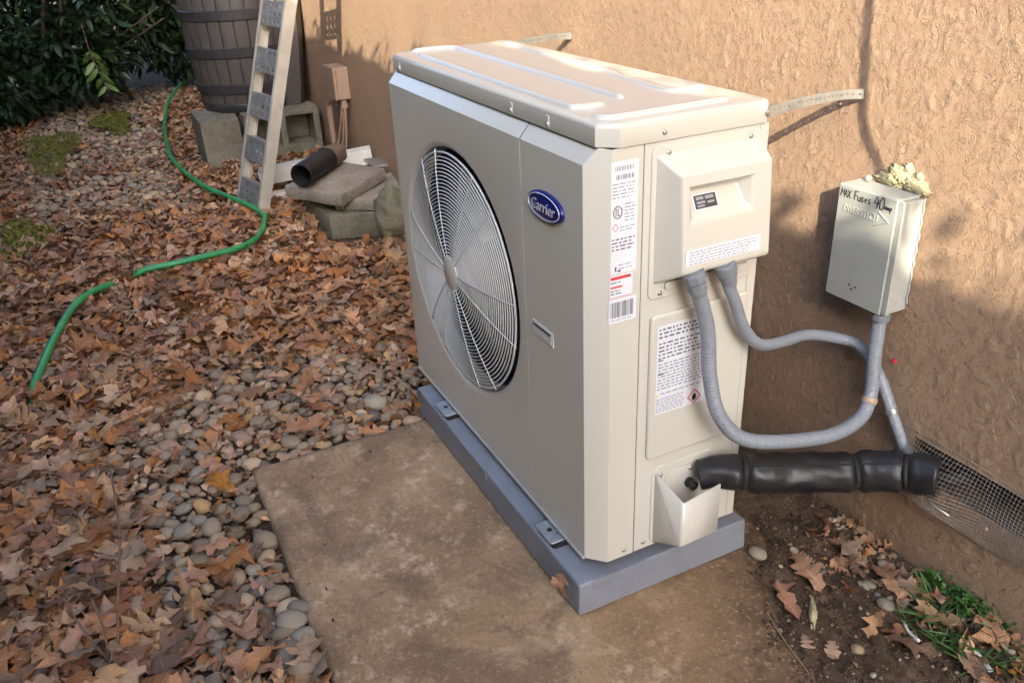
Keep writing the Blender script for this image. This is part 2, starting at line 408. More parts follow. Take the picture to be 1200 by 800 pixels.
def greenleaf(name, a, b, rough=.3):
    t = NT(name); g = t.n('ShaderNodeNewGeometry'); oi = t.n('ShaderNodeObjectInfo')
    r = t.math('FRACT', t.math('ADD', g.outputs['Random Per Island'], oi.outputs['Random']))
    uv = t.n('ShaderNodeUVMap'); sp = t.n('ShaderNodeSeparateXYZ'); t.l(uv.outputs[0], sp.inputs[0])
    rib = t.math('LESS_THAN', t.math('ABSOLUTE', t.math('SUBTRACT', sp.outputs[0], .5)), .03)
    k = t.ramp(r, [(0, a), (1, b)]); t.base(t.mix(t.math('MULTIPLY', rib, .5), k, tuple(min(1, x*2.2) for x in b))); t.rough(rough)
    t.b.inputs['Specular IOR Level'].default_value = .5
    return t.m
M['shrubleaf'] = greenleaf('shrub_leaf', (.018, .034, .016), (.045, .085, .034))
M['shrubyoung'] = greenleaf('shrub_young_leaf', (.09, .16, .035), (.15, .24, .06), .4)
M['hedgeleaf'] = greenleaf('hedge_leaf', (.03, .05, .02), (.06, .10, .03), .5)
M['weed'] = greenleaf('weed_leaf', (.03, .085, .015), (.065, .155, .028), .45)
M['moss'] = greenleaf('moss_tuft', (.09, .10, .014), (.22, .22, .03), .8)
M['bark'] = plain('bark', (.09, .065, .045), .8, var=.3)
M['twig'] = plain('twig', (.16, .10, .065), .8, var=.3)
M['grassdry'] = plain('dry_grass', (.35, .27, .15), .8, var=.2)

# ------------------------------------------------------------------ ground sheet
def axis(segs):
    o = []
    for a, b, st in segs: o += list(np.arange(a, b-1e-9, st))
    return np.array(o+[segs[-1][1]])
def soil_mask(x, y):
    edge = np.where(x < .01, .37, np.where(x < .30, .37-.60*(x-.01), .196))+.035*gn(x*9, y*9, 3)+.02*gn(x*24, y*24, 5)
    return sst(-.03, .06, y-edge)
def ground_z(x, y):
    b = -.034+.008*fbm(x*2.2, y*2.2, 11, 3)
    s = soil_mask(x, y)*sst(-1.0, -.75, x)
    soil = .006+.022*sst(.42, .57, y)+.012*fbm(x*9, y*9, 21, 4)+.006*gn(x*45, y*45, 8)
    return b*(1-s)+soil*s
gx = axis([(-70, -10, 6), (-10, -6.5, .25), (-6.5, -.95, .05), (-.95, .75, .012), (.75, 3, .1), (3, 60, 6)])
gy = axis([(-60, -3, 6), (-3, -1.4, .2), (-1.4, .1, .04), (.1, .6, .012), (.6, 2, .2), (2, 62, 6)])
GX, GY = np.meshgrid(gx, gy, indexing='ij')
tag(grid_mesh('ground', GX, GY, ground_z(GX, GY), M['dirt']), kind='structure')
# slab: worn edges
sx_ = np.r_[-.802, -.80, np.arange(-.79, .95, .011), .95, .952]; sy_ = np.r_[-.487, -.485, np.arange(-.475, .44, .011), .44, .442]
SX, SY = np.meshgrid(sx_, sy_, indexing='ij'); dd = np.minimum(np.minimum(SX+.80, .95-SX), np.minimum(SY+.485, .44-SY))
wob = .0025*gn(SX*9, SY*9, 2)+.002*gn(SX*30, SY*30, 4)
SZ = np.where(dd < 0, -.075, -.006*(1-sst(0, .016, dd))+.0016*fbm(SX*6, SY*6, 31, 4)-.0015)
e = sst(.03, 0, np.abs(dd))
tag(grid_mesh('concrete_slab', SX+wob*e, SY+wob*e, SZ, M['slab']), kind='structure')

# ------------------------------------------------------------------ house: stucco wall with vent opening, eave
WY = .58
house = thing('stucco_house', 'tan textured stucco house wall running along the right and behind everything', 'house', (0, WY, 0))
VX0, VX1, VZ0, VZ1 = .178, .60, .222, .294
wx = axis([(-14, -6, .5), (-6, -1.2, .014), (-1.2, -.42, .007), (-.42, .178, .0034), (.178, .60, .0034), (.60, .75, .0034), (.75, 3.5, .12)])
wz = axis([(-.15, 0, .03), (0, .222, .0035), (.222, .294, .0035), (.294, 1.08, .0036), (1.08, 2.62, .06)])
WX, WZ = np.meshgrid(wx, wz, indexing='ij')
def stucco(x, z):
    wpx = x+.016*gn(x*17, z*17, 40)+.006*gn(x*55, z*55, 42)-.25*z; wpz = z+.016*gn(x*17, z*17, 41)+.006*gn(x*55, z*55, 43)
    dens = .30*gn(x*4.3, z*3.6, 52)
    def flake(a, t0, wd, k): return np.clip((a-t0)/wd, 0, 1)*np.exp(-np.maximum(a-t0, 0)*k)
    h = .0017*flake(fbm(wpx*30, wpz*17, 50, 3)+dens, .16, .022, 6)+.0010*flake(fbm(wpx*62+9, wpz*44, 54, 3)+dens*.8, .20, .035, 4)
    return h+.0025*gn(x*1.3, z*1.5, 80)
near = np.where(WX < -6, 0, 1)
WYY = WY-stucco(WX, WZ)*near
cxm = (WX[:-1,:-1]+WX[1:,1:])/2; czm = (WZ[:-1,:-1]+WZ[1:,1:])/2
grid_mesh('stucco_wall', WX, WYY, WZ, M['stucco'], house, keep=~((cxm > VX0) & (cxm < VX1) & (czm > VZ0) & (czm < VZ1)))
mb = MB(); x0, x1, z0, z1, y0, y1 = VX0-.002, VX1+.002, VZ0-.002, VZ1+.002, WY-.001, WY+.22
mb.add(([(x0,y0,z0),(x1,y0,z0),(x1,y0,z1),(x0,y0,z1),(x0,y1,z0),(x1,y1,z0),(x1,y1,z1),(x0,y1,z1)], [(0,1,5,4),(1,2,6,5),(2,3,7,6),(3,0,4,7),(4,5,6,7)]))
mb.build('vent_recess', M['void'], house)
box('soffit', (-14, .225, 2.62), (3.5, .80, 2.65), M['soffit'], house)
box('fascia', (-14, .2, 2.58), (3.5, .224, 2.78), M['soffit'], house)
v, f = prism([(.15, 2.782), (.15, 2.80), (3.4, 3.9), (3.4, 3.87)], 'x', -14, 3.5)
mesh('roof', v, f, M['hoop'], house)
# hanging service cable from the eave (its soft shadow falls down the wall)
t_ = .36; D = np.array([1.75, -1.0, .97])
cab = [(-.09, WY, 2.24), (-.085, WY, 1.6), (-.077, WY, 1.2), (-.070, WY, 1.02), (-.056, WY, .885), (-.051, WY, .842), (-.035, WY, .80), (-.002, WY, .762), (.03, WY, .70), (.035, WY, .62)]
V, F = tube(resample(catmull(np.array(cab)+t_*D*np.array([1, 1, 1]), 8), .03)[0], .0055, 8)
tag(mesh('hanging_cable', V, F, M['dark'], None, True), 'thin dark cable hanging down from the roof eave', 'cable')

# ------------------------------------------------------------------ hedge across the yard, its top edge shades the yard
def blade_variants(n=6, rows=6, wide=.2, seed=1):
    """simple elliptical leaf: returns verts (V,3) along +y, faces, uv"""
    out = []; rr = random.Random(seed)
    for k in range(n):
        V = []; UV = []
        cur = rr.uniform(-.35, .2); fold = rr.uniform(.1, .35)
        for i in range(rows+1):
            t = i/rows; wd = wide*math.sin(math.pi*min(1, max(.02, t)**.85))**.8 if 0 < i < rows else .006
            zc = cur*t*t
            for u in (-1, 0, 1):
                V.append((u*wd, t, zc+fold*wd*abs(u))); UV.append((.5+.5*u, t))
        F = []
        for i in range(rows):
            for j in range(2): F.append((i*3+j, i*3+j+1, i*3+j+4, i*3+j+3))
        out.append((np.array(V), np.array(F), np.array(UV)))
    return out
def frames(dirs, roll):
    """rotation matrices whose +y axis is dirs"""
    d = dirs/np.linalg.norm(dirs, axis=1)[:, None]
    up = np.tile(np.array([0, 0, 1.0]), (len(d), 1)); x = np.cross(d, up); nx_ = np.linalg.norm(x, axis=1)[:, None]
    x = np.where(nx_ > 1e-3, x/np.maximum(nx_, 1e-3), np.array([1.0, 0, 0])); z = np.cross(x, d)
    c, s = np.cos(roll)[:, None], np.sin(roll)[:, None]
    X = x*c+z*s; Z = -x*s+z*c
    return np.stack([X, d, Z], -1)
def scatter(name, variants, pos, rot, scale, mat, parent=None, midx=None, kind='stuff', smooth=True):
    n = len(pos); vi = np.arange(n) % len(variants); cos = []; fs = []; uvs = []; mi = []; b = 0; off = np.array(root_off(parent))
    for k, vr in enumerate(variants):
        sel = np.where(vi == k)[0]
        if len(sel) == 0: continue
        V, F, UV = vr
        P = np.einsum('nij,vj->nvi', rot[sel], V)*scale[sel][:, None, None]+pos[sel][:, None]-off
        cos.append(P.reshape(-1, 3)); fs.append((F[None]+(np.arange(len(sel))*len(V))[:, None, None]+b).reshape(-1, F.shape[1])); b += len(sel)*len(V)
        if UV is not None: uvs.append(np.tile(UV, (len(sel), 1)))
        if midx is not None: mi.append(np.repeat(midx[sel], len(F)))
    o = raw_mesh(name, np.concatenate(cos), np.concatenate(fs), mat, parent, smooth, np.concatenate(mi) if mi else None, np.concatenate(uvs) if uvs else None)
    if kind: o['kind'] = kind
    return o
HY = -1.62; HT = .545+(WY-HY)*.97
hedge = thing('clipped_hedge', 'tall dense clipped evergreen hedge along the yard opposite the wall', 'hedge', (0, HY, -.03))
hx = np.arange(-9.5, 7.01, .07)
prof = [(-.17, -.05), (-.19, 1.0), (-.17, 2.2), (-.08, 1e9), (.08, 1e9), (.17, 2.2), (.19, 1.0), (.17, -.05)]
top = HT-.03+.03*gn(hx*2.3, hx*0, 90)+.035*gn(hx*5.1, hx*0, 91)
HX = np.repeat(hx[:, None], len(prof), 1); HYY = np.array([[HY+p[0] for p in prof]]*len(hx))+.02*gn(HX*5, np.arange(len(prof))[None]*3.1+0*HX, 92)
HZ = np.array([[min(p[1], tp) for p in prof] for tp in top])
grid_mesh('branch_mass', HX, HYY, HZ, M['hedgeleaf'], hedge)
n = 9000; px = rng.uniform(-9.5, 7, n); side = rng.random(n)
topz = np.interp(px, hx, top); pz = np.where(side < .4, topz+rng.normal(0, .012, n), rng.uniform(0, 1, n)*topz)
py = HY+np.where(side < .4, rng.uniform(-.12, .12, n), np.where(side < .85, .18, -.18)+rng.normal(0, .02, n))
dr = np.stack([rng.normal(0, 1, n), np.where(side < .4, rng.normal(0, .6, n), np.where(side < .85, .6, -.6)), rng.normal(.35, .5, n)], 1)
scatter('foliage', blade_variants(4, 3, .25), np.stack([px, py, pz], 1), frames(dr, rng.uniform(-1, 1, n)), np.where(side < .4, rng.uniform(.03, .05, n), rng.uniform(.05, .085, n)), M['hedgeleaf'], hedge)

# unseen columnar evergreens added behind the hedge's left part to darken the unit's front
for k, (tx, ty_, th_) in enumerate(((-2.6, -2.15, 4.7), (-4.1, -2.15, 4.9), (-5.8, -2.15, 5.1))):
    tr_ = thing('columnar_evergreen', ['tall dark evergreen behind the hedge, nearest the heat pump', 'tall dark evergreen behind the hedge, between the two others', 'tall dark evergreen behind the hedge, farthest from the heat pump'][k], 'tree', (tx, ty_, -.03), 'evergreens behind the hedge')
    mesh('trunk', *tube([(tx, ty_, -.05), (tx+.02, ty_, th_*.5), (tx, ty_, th_*.97)], [.07, .045, .008], 8), M['bark'], tr_, True)
    n = 3600; hh = rng.random(n)**.8; rr_ = (.68*np.sin(np.pi*np.clip(hh*.93+.07, 0, 1))**.6)*rng.uniform(.45, 1.0, n)*(1+.2*np.sin(hh*31+k)); aa = rng.uniform(0, 2*np.pi, n)
    P_ = np.stack([tx+rr_*np.cos(aa), ty_+rr_*np.sin(aa)*.85, .15+hh*(th_-.15)], 1); dr = np.stack([np.cos(aa), np.sin(aa), rng.uniform(.6, 1.6, n)], 1)
    scatter('crown', blade_variants(4, 3, .30, 4), P_, frames(dr, rng.uniform(-1.2, 1.2, n)), rng.uniform(.14, .24, n), M['hedgeleaf'], tr_)
# ------------------------------------------------------------------ equipment pad
pad = thing('equipment_pad', 'blue-grey moulded plastic pad under the heat pump', 'pad', (-.415, .16, 0))
v, f = prism([(-.837, -.033), (.0064, -.033), (.0064, .354), (-.837, .354)], 'z', .0015, .073)
# taper: slightly wider foot
v = [(x+(.003 if x > 0 else -.003)*(z < .01), y+(.003 if y > .2 else -.003)*(z < .01), z) for x, y, z in v]
bevel(mesh('pad_body', v, f, M['pad'], pad), .005, 3)
box('edge_lip', (.0062, -.005, .052), (.0085, .115, .0742), M['pad'], pad, .0012)
box('edge_lip', (-.60, -.0352, .052), (-.40, -.0328, .0742), M['pad'], pad, .0012)

# ------------------------------------------------------------------ heat pump
W0, W1, DB = -.93, 0.0, .322; ZB, ZS, ZL, ZT = .094, .842, .868, .903
hp = thing('heat_pump', 'beige outdoor heat pump unit with one large round fan grille, standing on a grey pad', 'heat pump', (-.46, .16, .073))
SEAM = -.236
FCX, FCZ, FRX, FRZ = -.56, .490, .290, .270
def fan_panel():
    n = 128; V = []; F = []
    xa, xb, za, zb = W0+.03, SEAM-.0012, ZB+.004, ZS
    angs = [2*math.pi*k/n for k in range(n)]
    def rect_pt(a):
        c, s = math.cos(a), math.sin(a); best = 1e9
        for d, lim in ((c, xb-FCX if c > 0 else xa-FCX), (s, zb-FCZ if s > 0 else za-FCZ)):
            if abs(d) > 1e-9: best = min(best, lim/d)
        return FCX+best*c, FCZ+best*s
    corners = [math.atan2(z-FCZ, x-FCX) % (2*math.pi) for x in (xa, xb) for z in (za, zb)]
    for ca in corners:   # snap the nearest ray on each corner
        k = min(range(n), key=lambda i: abs((angs[i]-ca+math.pi) % (2*math.pi)-math.pi)); angs[k] = ca
    rings = [lambda a: (*rect_pt(a), 0)]
    for dr, y in ((.010, 0), (.006, .0006), (.001, .0028), (-.003, .0062), (-.005, .012), (-.006, .05)):
        rings.append(lambda a, dr=dr, y=y: (FCX+(FRX+dr)*math.cos(a), FCZ+(FRZ+dr)*math.sin(a), y))
    for r in rings:
        for a in angs:
            x, z, y = r(a); V.append((x, y, z))
    for i in range(len(rings)-1):
        for k in range(n):
            q = (k+1) % n; F.append((i*n+k, i*n+q, (i+1)*n+q, (i+1)*n+k))
    # chamfers: top, left, and return flange bottom
    b = len(V)
    V += [(xa, 0, zb), (xb, 0, zb), (xb, .022, ZL-.001), (xa, .022, ZL-.001), (W0, .03, zb), (W0, .03, za), (xa, 0, za), (xb, 0, za), (xa, .02, za), (xb, .02, za), (W0, .035, ZL-.001), (xb, .008, za), (xb, .008, zb)]
    for q in [(b, b+1, b+2, b+3), (b+6, b, b+4, b+5), (b, b+3, b+10, b+4), (b+7, b+6, b+8, b+9), (b+7, b+11, b+12, b+1)]:
        k = len(V); V += [V[i] for i in q]; F.append((k, k+1, k+2, k+3))
    return V, F
V, F = fan_panel(); o = mesh('fan_panel', V, F, M['case'], hp)
bm = bmesh.new(); bm.from_mesh(o.data); bmesh.ops.delete(bm, geom=[q for q in bm.verts if not q.link_faces], context='VERTS'); bmesh.ops.recalc_face_normals(bm, faces=bm.faces); bm.to_mesh(o.data); bm.free(); shade(o.data, 25)
# corner panel: front right, chamfer, side strip
P0 = [(SEAM+.0012, .008), (SEAM+.0012, 0), (-.031, 0), (-.0305, .0004), (-.0004, .0300), (0, .0306), (0, .0862), (-.008, .0862)]
P1 = [(SEAM+.0012, .026), (SEAM+.0012, .022), (-.0220, .022), (-.0215, .0224), (-.0004, .0396), (0, .040), (0, .0862), (-.008, .0862)]
za = ZB+.004; V = [(x, y, za) for x, y in P0]+[(x, y, ZS) for x, y in P0]+[(x, y, ZL-.001) for x, y in P1]; k = len(P0)
# side face keeps full width to the lid: chamfer corner tapers only on the front
V[2*k+4] = (-.0004, .0304, ZL-.001); V[2*k+5] = (0, .031, ZL-.001)
F = [(r*k+i, r*k+i+1, (r+1)*k+i+1, (r+1)*k+i) for r in range(2) for i in range(k-1)]
corner = mesh('corner_panel', V, F, M['case'], hp); fix(corner); shade(corner.data, 20)
box('handle_recess', (-.208, -.0018, .494), (-.132, .0005, .5225), M['case'], corner, .0012)
box('handle_pocket', (-.2025, -.0024, .4985), (-.1375, -.0017, .5182), M['wire'], corner)
box('handle_shadow_lip', (-.2025, -.0036, .5145), (-.1375, -.0023, .5184), M['coil'], corner, .0005)  # dark strip painted in as the shadow along the pocket's top
# side panel, back, left, base
side = box('side_panel', (-.012, .0884, ZB+.004), (0, DB, ZL-.001), M['case'], hp, .0012)
box('side_back_flange', (-.001, DB-.018, ZB+.006), (.0022, DB-.0005, ZL-.003), M['case'], side, .0008)
box('left_panel', (W0, .0305, ZB+.004), (W0+.002, DB, ZL-.001), M['case'], hp)
box('back_panel', (W0+.002, DB-.012, ZB+.004), (-.0125, DB-.002, ZL-.001), M['coil'], hp)
base = box('base_pan', (W0+.036, .0305, ZB), (-.006, DB-.003, ZB+.02), M['case'], hp, .002)
v, f = prism([(W0+.032, -.0015), (-.036, -.0015), (-.036, .004), (W0+.032, .004)], 'z', ZB-.003, ZB+.0035)
mesh('bottom_rail', v, f, M['case'], base)
# inner shroud + fan
V, F = lathe([(.285, 0), (.272, .01), (.264, .03), (.262, .10)], 64, Matrix.Translation((FCX, .018, FCZ)) @ Matrix.Rotation(R(-90), 4, 'X') @ Matrix.Diagonal((FRX/.27, FRZ/.27, 1, 1)))
F = F[:-2]; mesh('fan_shroud', V, F, M['shroud'], hp, True)
box('coil_back', (FCX-.32, .285, FCZ-.32), (FCX+.32, .295, FCZ+.32), M['coil'], hp)
fan = mesh('fan_hub', *lathe([(.02, 0), (.05, .004), (.055, .015), (.055, .06)], 24, Matrix.Translation((FCX, .075, FCZ)) @ Matrix.Rotation(R(-90), 4, 'X')), M['fan'], hp, True)
for k in range(3):
    V = []; F = []; nr, na = 8, 8
    for i in range(nr+1):
        r = .05+.20*i/nr; span = R(62+16*math.sin(math.pi*i/nr)); a0 = R(120*k+15)+.5*(i/nr)**1.5
        for j in range(na+1):
            a = a0+span*j/na; V.append((FCX+r*math.cos(a), .075+.075*(j/na)-.006*math.sin(math.pi*j/na), FCZ+r*math.sin(a)))
    for i in range(nr):
        for j in range(na): q = i*(na+1)+j; F.append((q, q+1, q+na+2, q+na+1))
    o = mesh('fan_blade', V, F, M['fan'], fan, True); s_ = o.modifiers.new('s', 'SOLIDIFY'); s_.thickness = .003
# grille: domed concentric rings, spokes, hub cap
def dome(r): return -.0160+.0200*(r/.27)**2.4          # y offset: bulges out at the hub, dips at the rim
cap = mesh('grille_cap', *lathe([(.001, -.004), (.031, -.0035), (.0368, -.001), (.0375, .003), (.033, .006)], 32, Matrix.Translation((FCX, dome(0)-.001, FCZ)) @ Matrix.Rotation(R(-90), 4, 'X')), M['case'], hp, True, 50)
cap.name = 'fan_grille'
NR = 29
for i in range(NR):
    r = .039+(.2465-.039)*i/(NR-2) if i < NR-1 else .2560; th = .00150 if i < NR-1 else .0026
    V = []; F = []; seg = 72
    for k in range(seg):
        a = 2*math.pi*k/seg
        for j in range(4):
            b = math.pi/2*j+math.pi/4; rr_ = r+th*math.cos(b); V.append((FCX+rr_*math.cos(a)*FRX/.27, dome(r)+th*math.sin(b), FCZ+rr_*math.sin(a)*FRZ/.27))
    for k in range(seg):
        for j in range(4): F.append((k*4+j, k*4+(j+1) % 4, ((k+1) % seg)*4+(j+1) % 4, ((k+1) % seg)*4+j))
    mesh('ring', V, F, M['wire'], cap, True)
for k in range(12):
    a = R(30*k+11+(5 if k % 2 else -5)); P = []
    for i in range(13):
        r = .032+(.2625-.032)*i/12; P.append((FCX+r*math.cos(a)*FRX/.27, dome(r)-.0022, FCZ+r*math.sin(a)*FRZ/.27))
    mesh('spoke', *tube(P, .0012, 6), M['wire'], cap, True)
# badge
badge = mesh('badge', *lathe([(1.0, 0), (1.0, .0035), (.985, .0055), (.9, .0068), (.001, .0075)], 48, Matrix.Translation((-.1445, .0002, .7495)) @ Matrix.Rotation(R(90), 4, 'X') @ Matrix.Diagonal((.059, .0245, 1, 1))), M['navy'], hp, True, 40)
pts = [(-.1445+.0525*math.cos(a), -.0070, .7495+.0205*math.sin(a)) for a in np.linspace(0, 2*np.pi, 49)]
mesh('badge_rim', *tube(pts, .0011, 6, False), M['silver'], badge, True)
text_mesh('badge_lettering', 'Carrier', .027, M['silver'], Matrix.Translation((-.1445, -.0082, .7497)) @ Matrix.Rotation(R(90), 4, 'X'), badge, .0005, .2, .080, .0)
# lid
lid_o = [(W0+.026, .0165), (-.023, .0165), (.003, .0425), (.003, DB-.008), (-.009, DB+.004), (W0+.010, DB+.004), (W0-.002, DB-.008), (W0-.002, .0425)]
def inset(P, d):
    c = (np.mean([p[0] for p in P]), np.mean([p[1] for p in P])); hx_ = (W1-W0)/2+.0025; hy_ = DB/2
    return [(c[0]+(p[0]-c[0])*(1-d/hx_), c[1]+(p[1]-c[1])*(1-d/hy_)) for p in P]
V = []; k = len(lid_o); lev = [(ZL, .0), (ZL+.001, -.0005), (ZT-.008, .0), (ZT-.0072, .0002), (ZT-.003, .0020), (ZT-.0008, .0046), (ZT, .0080), (ZT+.0002, .03)]
for z, d in lev: V += [(x, y, z) for x, y in inset(lid_o, d)]
F = [(r*k+i, r*k+(i+1) % k, (r+1)*k+(i+1) % k, (r+1)*k+i) for r in range(len(lev)-1) for i in range(k)]
F.append(tuple((len(lev)-1)*k+i for i in range(k)))
lid = mesh('lid', V, F, M['case'], hp, True, 28)
def bead(path, wd=.0080, h=.0075, per=8):
    P, s = resample(catmull([(x, y, ZT-.0002) for x, y in path], per), .008); T = np.gradient(P, axis=0); T /= np.linalg.norm(T, axis=1)[:, None]
    S = np.stack([-T[:, 1], T[:, 0], 0*T[:, 0]], 1); e = np.minimum(1, np.minimum(s, s[-1]-s)/.012); V = []; F = []; c = [(-1, 0), (-.72, .55), (-.3, .95), (.3, .95), (.72, .55), (1, 0)]; m = len(c)
    for i in range(len(P)):
        q = math.sqrt(max(0, e[i]))
        for u, hh in c: V.append(tuple(P[i]+S[i]*u*wd*(.35+.65*q)+np.array([0, 0, hh*h*q])))
    for i in range(len(P)-1):
        for j in range(m-1): F.append((i*m+j, i*m+j+1, (i+1)*m+j+1, (i+1)*m+j))
    mesh('bead', V, F, M['case'], lid, True)
bead([(-.90, .062), (-.902, .12), (-.885, .158), (-.83, .165), (-.5, .155), (-.14, .143)])
bead([(-.835, .058), (-.5, .049), (-.16, .041), (-.128, .048), (-.122, .075), (-.126, .098)])
bead([(-.064, .036), (-.036, .042), (-.030, .075), (-.030, .17), (-.033, .268)])
bead([(-.88, .292), (-.6, .277), (-.42, .268), (-.30, .250), (-.16, .238), (-.142, .252), (-.14, .305)], .012, .006)
# ------- screws (shared mesh)
def screw_mesh():
    V, F = lathe([(.0042, 0), (.0042, .0006), (.0036, .0020), (.0018, .0027), (.0002, .0028)], 12)
    me = bpy.data.meshes.new('screw'); me.from_pydata(V, [], F); me.materials.append(M['screw']); shade(me, 50); return me
SCREW = screw_mesh()
def screw(parent, p, face):
    o = link(SCREW, 'screw', parent); o.location = Vector(p)-root_off(parent)
    o.rotation_euler = {'x': (0, R(90), 0), 'y': (R(90), 0, 0), 'z': (0, 0, 0)}[face]
for x in (-.86, -.295, -.165): 
    box('screw_tab', (x-.005, .0150, ZL+.004), (x+.005, .0180, ZL+.022), M['case'], lid, .001); screw(lid, (x, .0150, ZL+.009), 'y')
screw(lid, (.0035, .12, ZL+.012), 'x'); screw(corner, (.0002, .066, .112), 'x'); screw(side, (.0002, .108, .113), 'x')
# ------- feet
for x0_, x1_ in ((-.715, -.645), (-.176, -.108)):
    v, f = prism(rrect(x0_, x1_, -.030, .05, .008), 'z', .0815, .0860)
    ft = mesh('foot', v, f, M['galv'], hp, False); bevel(ft, .001, 2)
    xm = (x0_+x1_)/2
    v, f = prism(rrect(x0_+.003, x1_+.004, -.026, .05, .008), 'z', .0732, .0814); mesh('rubber_mount', v, f, M['rubber'], ft)
    mesh('bolt_hole', *lathe([(.0055, 0), (.0055, .0006)], 14, Matrix.Translation((xm-.004, -.012, .0861))), M['dark'], ft)
    mesh('stamp_mark', *lathe([(.002, 0), (.002, .0004)], 8, Matrix.Translation((xm+.012, -.004, .0861))), M['coil'], ft)
# ------- stickers on the corner panel
def quads(name, rects, x, mat, parent, plane='x'):
    V = []; F = []
    for (a0, a1, b0, b1) in rects:
        k = len(V)
        V += [(x, a0, b0), (x, a1, b0), (x, a1, b1), (x, a0, b1)] if plane == 'x' else [(a0, x, b0), (a1, x, b0), (a1, x, b1), (a0, x, b1)]
        F.append((k, k+1, k+2, k+3))
    o = mesh(name, V, F, mat, parent); o['kind'] = 'stuff'; return o
def words(y0, y1, z0, z1, lh, fill=.55, seed=0, ragged=.25, wmax=.012):
    rr = random.Random(seed); out = []; z = z1-lh
    while z > z0:
        y = y0; end = y1-(y1-y0)*ragged*rr.random()
        while y < end:
            wd = rr.uniform(.25, 1)*wmax; out.append((y, min(y+wd, end), z, z+lh*fill)); y += wd+lh*.55
        z -= lh*1.15
    return out
def sticker(name, y0, y1, z0, z1, parent, x=.0002, mat='sticker', th=.0004):
    return box(name, (x, y0, z0), (x+th, y1, z1), M[mat], parent)
xs = .0008
st = sticker('rating_sticker', .030, .0775, .672, .848, corner)
quads('barcode_print', [(.037+.0028*i*1.0, .037+.0028*i+random.uniform(.0007, .0018), .834, .841) for i in range(12)]+[(.039+.0027*i, .039+.0027*i+random.uniform(.0007, .0018), .821, .828) for i in range(12)], xs, M['print'], st)
quads('fine_print', words(.032, .075, .790, .818, .0045, .4, 1)+words(.054, .075, .752, .786, .0045, .4, 2)+words(.046, .075, .738, .750, .004, .4, 3)+words(.044, .075, .674, .690, .005, .35, 5), xs, M['printlight'], st)
quads('bold_print', words(.032, .076, .706, .732, .0048, .45, 4)+[(.038, .041, .676, .684), (.043, .049, .6745, .678)], xs, M['print'], st)
mesh('approval_mark', *tube([(xs, .042+.0075*math.cos(a), .771+.0095*math.sin(a)) for a in np.linspace(0, 2*np.pi, 25)], .0008, 5, False), M['print'], st)
quads('approval_letters', [(.038, .039, .765, .777), (.0395, .0415, .775, .777), (.040, .041, .765, .775), (.0425, .0435, .765, .777), (.0435, .046, .765, .767)], xs, M['print'], st)
mesh('flame_mark', *tube([(xs, .038, .7535), (xs, .043, .7475), (xs, .038, .7415), (xs, .033, .7475), (xs, .038, .7535)], .0006, 5, False), M['red'], st)
st = sticker('caution_sticker', .029, .0715, .6305, .6695, corner)
quads('red_band', [(.0305, .0680, .6625, .6675), (.0305, .052, .6485, .6515), (.0305, .070, .6315, .6325)], xs, M['red'], st)
quads('fine_print', words(.0305, .052, .6525, .661, .0042, .45, 8)+words(.0305, .05, .634, .647, .0042, .45, 9), xs, M['print'], st)
st = sticker('barcode_sticker', .0275, .0795, .588, .6290, corner)
quads('barcode_print', [(.031+.00245*i, .031+.00245*i+random.choice((.0008, .0012, .0017)), .597, .624) for i in range(18)], xs, M['print'], st)
quads('fine_print', words(.031, .075, .5895, .595, .003, .5, 11), xs, M['printlight'], st)
# ------- electrical service cover
v, f = prism(rrect(.100, .309, .612, .860, .012), 'x', -.001, .0036)
sc = mesh('service_cover', v, f, M['case'], hp); bevel(sc, .0018, 3)
def loop(y0, y1, z0, z1, x, dz=0): return [(x, y0, z0), (x, y1, z0), (x, y1, z1), (x, y0, z1)]
L = [loop(.108, .306, .640, .848, .0030), loop(.127, .300, .668, .826, .046), loop(.142, .262, .752, .803, .0475), loop(.150, .256, .768, .795, .026)]
L[1] = [(.054, .127, .668), (.054, .299, .668), (.042, .299, .822), (.042, .127, .822)]
L[2] = [(.0478, .140, .750), (.0478, .262, .750), (.0440, .262, .803), (.0440, .140, .803)]
L[3] = [(.040, .150, .758), (.040, .248, .758), (.022, .240, .793), (.022, .150, .793)]
V = sum(L, []); F = [(a*4+i, a*4+(i+1) % 4, a*4+4+(i+1) % 4, a*4+4+i) for a in range(3) for i in range(4)]+[(12, 13, 14, 15)]
blk = fix(mesh('conduit_hood', V, F, M['case'], sc)); bevel(blk, .0075, 4, 15)
Mx = Matrix.Translation((.0335, .178, .7735)) @ Matrix.Rotation(R(-27), 4, 'Y')
v, f = boxv((0, -.023, -.0125), (.0008, .023, .0125)); s1 = mesh('name_plate', [tuple(Mx @ Vector(p)) for p in v], f, M['sticker'], blk)
v, f = boxv((.0009, -.0205, -.0105), (.0012, .0205, .0105)); s2 = mesh('plate_print', [tuple(Mx @ Vector(p)) for p in v], f, M['stickdark'], blk)
V = []; F = []
for (a, b, c_, d_) in [(-.017, -.003, .003, .008), (.0, .016, .003, .008), (-.017, -.001, -.003, .0005), (.003, .016, -.004, -.0005), (-.017, -.003, -.008, -.005)]:
    k = len(V); V += [tuple(Mx @ Vector(p)) for p in ((.0014, a, c_), (.0014, b, c_), (.0014, b, d_), (.0014, a, d_))]; F.append((k, k+1, k+2, k+3))
mesh('plate_lettering', V, F, M['printlight'], blk)['kind'] = 'stuff'
def on_hood(y, z): return .054-(z-.668)*(.012/.154)
Mx = Matrix.Translation((on_hood(0, .693)+.0006, .205, .694)) @ Matrix.Rotation(R(-4.4), 4, 'Y')
v, f = boxv((0, -.073, -.0125), (.0005, .073, .0125)); wl = mesh('warning_strip', [tuple(Mx @ Vector(p)) for p in v], f, M['sticker'], blk)
V = []; F = []
